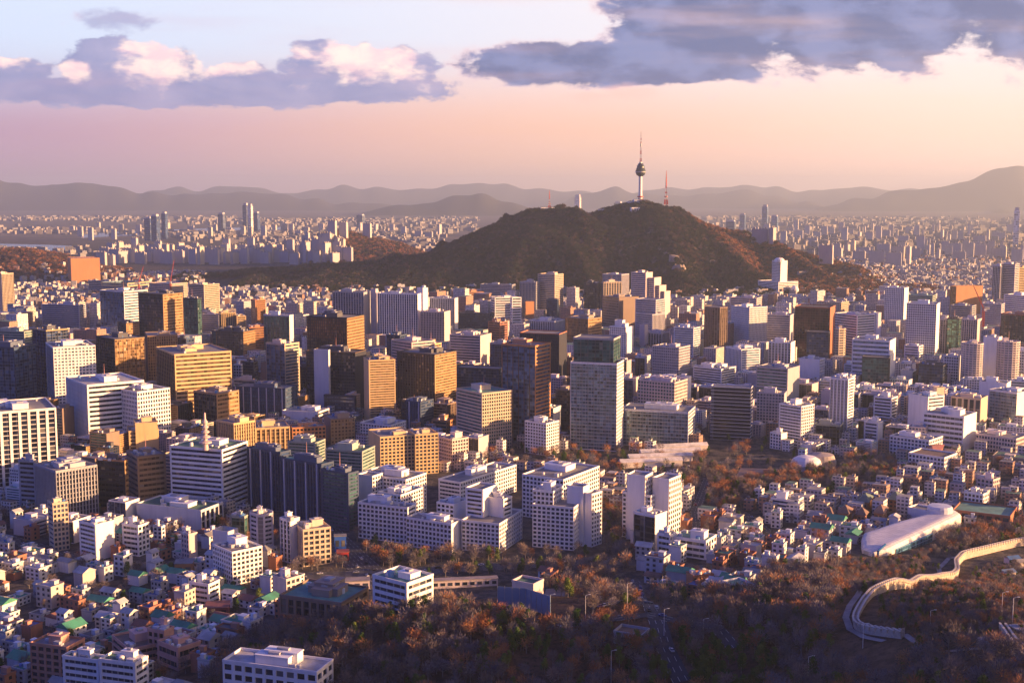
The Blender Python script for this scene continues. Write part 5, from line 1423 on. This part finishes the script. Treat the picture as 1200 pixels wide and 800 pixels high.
for i in range(4): TREES.append(('bare_tree',rawmesh('crown',*bare_crown(i),(TWIG,TWIG,TWIG2,TWIG2)[i]),trunkmesh(i)))
for i in range(2): TREES.append(('bare_tree',rawmesh('crown',*bare_crown(10+i,400,3.9,5.5),RUST),trunkmesh(10+i)))
for i in range(2): TREES.append(('pine_tree',rawmesh('crown',*pine_crown(20+i),PINE),trunkmesh(20+i,3.5,3)))
rng=random.Random(9)
PTS=[]
def tree_pts(poly,dens,y0=300):
    xs=[p[0] for p in poly]; ys=[p[1] for p in poly]
    c=[ray(min(1240,max(-40,a)),min(825,b)) for a,b in poly]; X0,X1=min(q[0] for q in c)-30,max(q[0] for q in c)+30; Y0,Y1=min(q[1] for q in c)-40,max(q[1] for q in c)+30
    n=int((X1-X0)*(Y1-Y0)*dens)
    for _ in range(n):
        x=rng.uniform(X0,X1); y=rng.uniform(Y0,Y1)
        if math.hypot(x,y)<y0: continue
        z=tz(x,y); px,py=pix(x,y,z)
        if -60<px<1260 and py<900 and inpoly(px,py,poly): PTS.append((x,y,z,px,py))
def fdist(x,y): 
    return min(hypot(a-x,b-y) for a,b in FWP)
FWP=FW+FP
KEEP=[]
for i,Pn in enumerate(FOREST): tree_pts(Pn,(.034,.022,.016,.016,.02,.02)[i],330)
tree_pts([(1000,690),(1100,680),(1200,650),(1200,760),(1020,750)],.05)
# street and garden trees through the low lanes
for Z in HOUZ: tree_pts(Z,.0030)
tree_pts([(-40,560),(0,500),(300,500),(300,620),(-40,640)],.002); tree_pts([(560,440),(900,440),(900,560),(560,560)],.0022); tree_pts([(900,440),(1200,440),(1200,560),(900,560)],.0016)
tree_pts([(415,632),(470,650),(610,654),(720,650),(740,640),(745,660),(600,665),(430,668)],.02)
tree_pts([(700,560),(735,560),(735,655),(706,655)],.015)
for p in PTS:
    x,y,z,px,py=p
    if near_road(x,y,1.5): continue
    if 950<px<1240 and (fdist(x,y)<5 or (rng.random()<.97 and any(abs(a/b-x/y)<.012 and 0<b-y<44 for a,b in FWP))): continue
    # open ground inside the loop of the wall
    if inpoly(px,py,[(1018,715),(1060,700),(1120,692),(1150,712),(1110,735),(1040,738)]) and rng.random()<.1: continue
    bad=False
    for cx,cy,Pn in BLD:
        if abs(cx-x)<130 and abs(cy-y)<130 and inpoly(x,y,offset(Pn,1.5)): bad=True;break
    if bad: continue
    c=cell(x,y)
    for i in(-1,0,1):
        for j in(-1,0,1):
            for (a,b,q) in CELL.get((c[0]+i,c[1]+j),()):
                if hypot(a-x,b-y)<q*.8: bad=True
    if not bad and (not(px>985 and 640<py<765) or True): KEEP.append(p)
print('trees',len(KEEP))
def species(x,y,px,py):
    v=noise2(x*.03,y*.03,4.0); r=rng.random()
    if inpoly(px,py,[(560,705),(700,720),(760,760),(740,800),(560,790)]): pine=.5; rust=.5
    elif px>760 and py>755 and px<900: pine=.85; rust=.3
    elif inpoly(px,py,[(1020,700),(1130,690),(1140,735),(1040,745)]): pine=.4; rust=.3
    elif py<640: pine=.2; rust=.35
    else: pine=.2; rust=.15
    if r<pine*(1.0 if v>-.2 else .5): return rng.choice([6,7])
    if rng.random()<rust: return rng.choice([4,5])
    return rng.choice([0,1,2,3])
def whereis(px,py):
    if py<640 and px>780: return 'in the dark belt beyond the lanes'
    if py<700 and 320<px<790: return 'in the park strip below the white complexes'
    if px<330 and py<745: return 'among the low houses'
    if px>930: return 'on the slope around the stone fortress wall'
    if px>780: return 'on the shaded slope below the brick house'
    return 'on the wooded knoll at the bottom of the view'
KEEP.sort(key=lambda p:math.hypot(p[0],p[1]))
SHRUB=.5
near=[k for k in KEEP if 0<k[3]<1200 and k[4]<812][:297]; ns=set(near)
lk={0:'bare greyish-brown tree',1:'bare greyish-brown tree',2:'bare purplish-grey tree',3:'bare purplish-grey tree',4:'bare rust-orange tree',5:'bare rust-orange tree',6:'dark green bushy pine',7:'dark green bushy pine'}
for x,y,z,px,py in near:
    s=species(x,y,px,py); nm,cm,tm=TREES[s]; sc_=rng.uniform(.75,1.35)*(SHRUB if px>985 and py<765 else 1)
    t=empty(nm,(x,y,z),'%s %s'%(lk[s],whereis(px,py)),'pine tree' if s>5 else 'tree','trees of the hillside wood',rng.uniform(0,6.28)); t.scale=(sc_,sc_,sc_*rng.uniform(.85,1.15))
    for n_,me in(('trunk',tm),('crown',cm)):
        o=bpy.data.objects.new(n_,me); sc.collection.objects.link(o); o.parent=t
def instancer(name,points,meshes,label,smin=.75,smax=1.35):
    """one mass of vegetation: instances of tree meshes on a cloud of points"""
    me=bpy.data.meshes.new(name); me.from_pydata([(p[0],p[1],p[2]) for p in points],[],[]); at=me.attributes.new('pick','INT','POINT'); at.data.foreach_set('value',[p[3] for p in points])
    o=bpy.data.objects.new(name,me); sc.collection.objects.link(o); tag(o,label,'woodland',kind='stuff')
    ng=bpy.data.node_groups.new(name,'GeometryNodeTree'); ng.interface.new_socket('Geometry',in_out='INPUT',socket_type='NodeSocketGeometry'); ng.interface.new_socket('Geometry',in_out='OUTPUT',socket_type='NodeSocketGeometry')
    N=ng.nodes; Lk=ng.links; gi=N.new('NodeGroupInput'); go=N.new('NodeGroupOutput'); jn=N.new('GeometryNodeJoinGeometry')
    na=N.new('GeometryNodeInputNamedAttribute'); na.data_type='INT'; na.inputs[0].default_value='pick'
    for k,srcs in enumerate(meshes):
        eq=N.new('FunctionNodeCompare'); eq.data_type='INT'; eq.operation='EQUAL'; Lk.new(na.outputs[0],eq.inputs[2]); eq.inputs[3].default_value=k
        j2=N.new('GeometryNodeJoinGeometry')
        for s in srcs:
            oi=N.new('GeometryNodeObjectInfo'); oi.inputs[0].default_value=s; oi.transform_space='ORIGINAL'; Lk.new(oi.outputs['Geometry'],j2.inputs[0])
        ip=N.new('GeometryNodeInstanceOnPoints'); Lk.new(gi.outputs[0],ip.inputs['Points']); Lk.new(eq.outputs[0],ip.inputs['Selection']); Lk.new(j2.outputs[0],ip.inputs['Instance'])
        rv=N.new('FunctionNodeRandomValue'); rv.data_type='FLOAT_VECTOR'; rv.inputs[0].default_value=(0,0,0); rv.inputs[1].default_value=(0,0,6.28)
        rs=N.new('FunctionNodeRandomValue'); rs.data_type='FLOAT'; rs.inputs[2].default_value=smin; rs.inputs[3].default_value=smax; rs.inputs['Seed'].default_value=3
        Lk.new(rv.outputs[0],ip.inputs['Rotation']); Lk.new(rs.outputs[1],ip.inputs['Scale']); Lk.new(ip.outputs[0],jn.inputs[0])
    Lk.new(jn.outputs[0],go.inputs[0]); md=o.modifiers.new('wood','NODES'); md.node_group=ng
    return o
# source geometry for the masses: the crown and trunk children of real trees standing in the wood
SRC=[]
byme={}
for o in sc.objects:
    if o.type=='MESH' and o.parent and o.name.startswith(('crown','trunk')): byme.setdefault(o.data.name,o)
for nm,cm,tm in TREES:
    if cm.name in byme: SRC.append([byme[cm.name],byme[tm.name]])
    else:
        SRC.append(None)
avail=[s for s in SRC if s]
SRC=[s or avail[0] for s in SRC]
instancer('woodland',[(p[0],p[1],p[2],species(p[0],p[1],p[3],p[4])) for p in KEEP if p not in ns and not(p[3]>985 and 645<p[4]<765)],SRC,'bare brown winter wood with scattered pines over the slopes and lanes')
instancer('scrubland',[(p[0],p[1],p[2],species(p[0],p[1],p[3],p[4])) for p in KEEP if p not in ns and p[3]>985 and 645<p[4]<765],SRC,'low rusty scrub on the slope around the stone wall',.35,.75)
# wood on the tower hill and knolls: broad clumps a few pixels wide
CL=[]
for i in range(4):
    V,Fc=bare_crown(40+i,170,5.5,7,1.0); V=[(a,b,c) for a,b,c in V]
    # widen the twigs: at four kilometres a twig stands for a spray
    V2=[]
    for k in range(0,len(V),3):
        c=Vector(V[k+2]); a=Vector(V[k]); b=Vector(V[k+1]); m_=(a+b)/2; V2+=[tuple(m_+(a-m_)*6),tuple(m_+(b-m_)*6),tuple(m_+(c-m_)*1.6)]
    CL.append((V2,Fc))
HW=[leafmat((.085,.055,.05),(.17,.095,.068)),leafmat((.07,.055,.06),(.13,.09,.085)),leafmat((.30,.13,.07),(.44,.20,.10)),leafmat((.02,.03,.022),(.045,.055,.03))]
hp=[]
tries=0
while len(hp)<26000 and tries<400000:
    tries+=1
    y=rng.uniform(3150,4250); x=rng.uniform(-1250,1350)
    z=tz(x,y)
    if z<9: continue
    r=rng.random(); v=noise2(x*.02,y*.02,6)
    side=max(0,min(1,(x-(430+(4000-y)*.35))/160))      # dark evergreens paint in the unlit flank's shade; rustier trees on the sunward flank
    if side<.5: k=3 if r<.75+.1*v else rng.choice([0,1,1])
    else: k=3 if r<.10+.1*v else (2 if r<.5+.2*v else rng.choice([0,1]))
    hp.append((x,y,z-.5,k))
for _ in range(30000):
    y=rng.uniform(4700,5600); x=rng.uniform(-1000,-330); z=tz(x,y)
    if z>12 and rng.random()<.4: hp.append((x,y,z-.5,rng.choice([0,1,2,3])))
for _ in range(9000):
    y=rng.uniform(3900,4700); x=rng.uniform(-2100,-1150); z=tz(x,y)
    if z>6 and rng.random()<.6: hp.append((x,y,z-.5,rng.choice([0,1,2])))
print('hill trees',len(hp))
hillsrc=[]
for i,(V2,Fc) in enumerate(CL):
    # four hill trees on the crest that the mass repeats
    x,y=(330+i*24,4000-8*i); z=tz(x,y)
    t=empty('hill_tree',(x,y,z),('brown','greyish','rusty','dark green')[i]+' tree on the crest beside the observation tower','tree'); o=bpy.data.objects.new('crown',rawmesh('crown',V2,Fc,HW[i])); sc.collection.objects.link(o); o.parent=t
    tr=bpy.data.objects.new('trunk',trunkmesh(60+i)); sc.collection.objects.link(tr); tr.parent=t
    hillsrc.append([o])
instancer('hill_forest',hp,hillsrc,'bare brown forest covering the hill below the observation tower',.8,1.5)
# ------------------------------------------------------------------ cars and lamps
def car_mesh(col):
    b=MB(); b.box(0,0,.35,.95,4.4,1.8,bot=True); b.box(.05,0,.95,1.02,4.2,1.7)
    g=MB(); P=[(-1.5,-.8),(1.0,-.8),(1.0,.8),(-1.5,.8)]; Q=[(-1.1,-.65),(.5,-.65),(.5,.65),(-1.1,.65)]
    for i in range(4):
        a,c=P[i],P[(i+1)%4]; d,e=Q[(i+1)%4],Q[i]; g.quad([(a[0],a[1],1.0),(c[0],c[1],1.0),(d[0],d[1],1.5),(e[0],e[1],1.5)])
    r=MB(); r.quad([(q[0],q[1],1.51) for q in Q]); 
    w_=MB()
    for sx in(-1.35,1.35):
        for sy in(-.85,.85): w_.lathe([(.01,sy-.12),(.33,sy-.12),(.33,sy+.12),(.01,sy+.12)],10)
    # wheels lie on their side axis
    v=[]
    for k,(x,y,z) in enumerate(w_.v):
        wi=k//(3*10*4); sx=(-1.35,-1.35,1.35,1.35)[wi]; v.append((sx+x,z,.33+y))
    w_.v=v
    return b.mesh('body',col),g.mesh('cabin_glass',PANE),r.mesh('cabin_roof',col),w_.mesh('wheel_set',plain('tyre',(.02,.02,.02),.9))
CC=[('white',(.75,.75,.75)),('silver',(.45,.46,.48)),('black',(.02,.02,.025)),('dark grey',(.1,.1,.11)),('red',(.4,.03,.03)),('blue',(.04,.09,.3)),('yellow',(.7,.45,.05))]
CM=[(n,car_mesh(plain('car_paint_'+n.replace(' ','_'),c,.3,.2))) for n,c in CC]
rng=random.Random(31)
def place_car(x,y,ang,where):
    z=tz(x,y)+.22; n,ms=CM[rng.choices(range(7),[5,3,4,3,1,1,.6])[0]]
    t=empty('parked_car' if 'parked' in where else 'car',(x,y,z),'%s car %s'%(n,where),'car','cars on the streets',ang)
    for nm,me in zip(('body','cabin_glass','cabin_roof','wheels'),ms): o=bpy.data.objects.new(nm,me); sc.collection.objects.link(o); o.parent=t
RN=['on the avenue beside the long navy slab','on the park road below the white complexes','on the street by the museum hall','in the lane by the salmon clinics','on the road through the bare wood','on the lane by the gravel-roofed depot','on the road behind the domed auditorium','on the street behind the mirror tower','on the lane beside the long white school','in the lane beside the stacked-balcony terrace','in the lane behind the curved museum']
nc=0
for (q,wd),wh in zip(RDW,RN):
    for a,b in zip(q,q[1:]):
        L=hypot(b[0]-a[0],b[1]-a[1]); n=int(L/(11 if wd>12 else 19))
        for i in range(n):
            f=(i+rng.random()*.8)/max(n,1); s=rng.choice([-1,1])*wd*(.18 if wd>12 else .25); ux,uy=(b[0]-a[0])/L,(b[1]-a[1])/L
            if nc<230 and rng.random()<.85: place_car(a[0]+(b[0]-a[0])*f-uy*s,a[1]+(b[1]-a[1])*f+ux*s,math.atan2(uy,ux)+(0 if s<0 else math.pi),wh); nc+=1
for k in range(22):
    px=704+(k%11)*4.6; py=711-(k//11)*9-(k%11)*.9; x,y,z=ray(px,py); place_car(x,y,.9,'parked in the small car park inside the bare wood')
def lamp(px,py,h,label):
    x,y,z=ray(px,py); t=empty('street_lamp',(x,y,z),label,'street lamp','pale lamp posts'); m=MB(); m.tube((0,0,-.5),(0,0,h),.14,.09,6); m.obj('post',WHT,t)
    m=MB(); m.tube((0,0,h),(1.8,0,h+.5),.09,.07,5); m.obj('bracket',WHT,t); m=MB(); m.box(2.1,0,h+.38,h+.6,1.1,.4,bot=True); m.obj('lamp_head',plain('lamp_head',(.7,.7,.68),.4),t)
for px,py,h,lb in [(1011,759,11,'pale lamp post just outside the lowest bend of the wall'),(947,792,9,'pale lamp post in dark scrub near the bottom edge'),(1174,717,9,'pale lamp post on the lit slope inside the wall'),(1186,738,14,'tall pale pole beside the hilltop terrace'),(1090,733,7,'short lamp post in the loop of the wall'),(1158,643,10,'lamp post behind the upper fortress wall'),
  (1190,636,12,'tall lamp post at the end of the upper wall'),(716,800,16,'lamp post at the lower end of the wood road'),(735,716,15,'tall lamp post in the car park'),(686,728,14,'lamp post beside the sand field'),(824,748,10,'lamp post at the bend of the depot lane'),(778,745,14,'lamp post midway up the wood road'),(776,700,14,'lamp post beside the brick house lane'),(645,716,9,'lamp post at the end of the blue screen fence'),(430,648,10,'lamp post on the shaded avenue corner')]:
    lamp(px,py,h,lb)
# ------------------------------------------------------------------ air
def haze():
    m=bpy.data.materials.new('haze'); m.use_nodes=True; t=NT(m.node_tree); t.n.clear(); o=t.new('ShaderNodeOutputMaterial'); v=t.new('ShaderNodeVolumePrincipled')
    v.inputs['Color'].default_value=(.68,.84,1.0,1); v.inputs['Density'].default_value=HAZE; v.inputs['Anisotropy'].default_value=.35
    t.l.new(v.outputs[0],o.inputs['Volume'])
    mb=MB(); mb.box(0,0,-8,900,92000,92000,bot=True); ob=mb.obj('haze',m); ob['kind']='stuff'
HAZE=4.3e-5
haze()
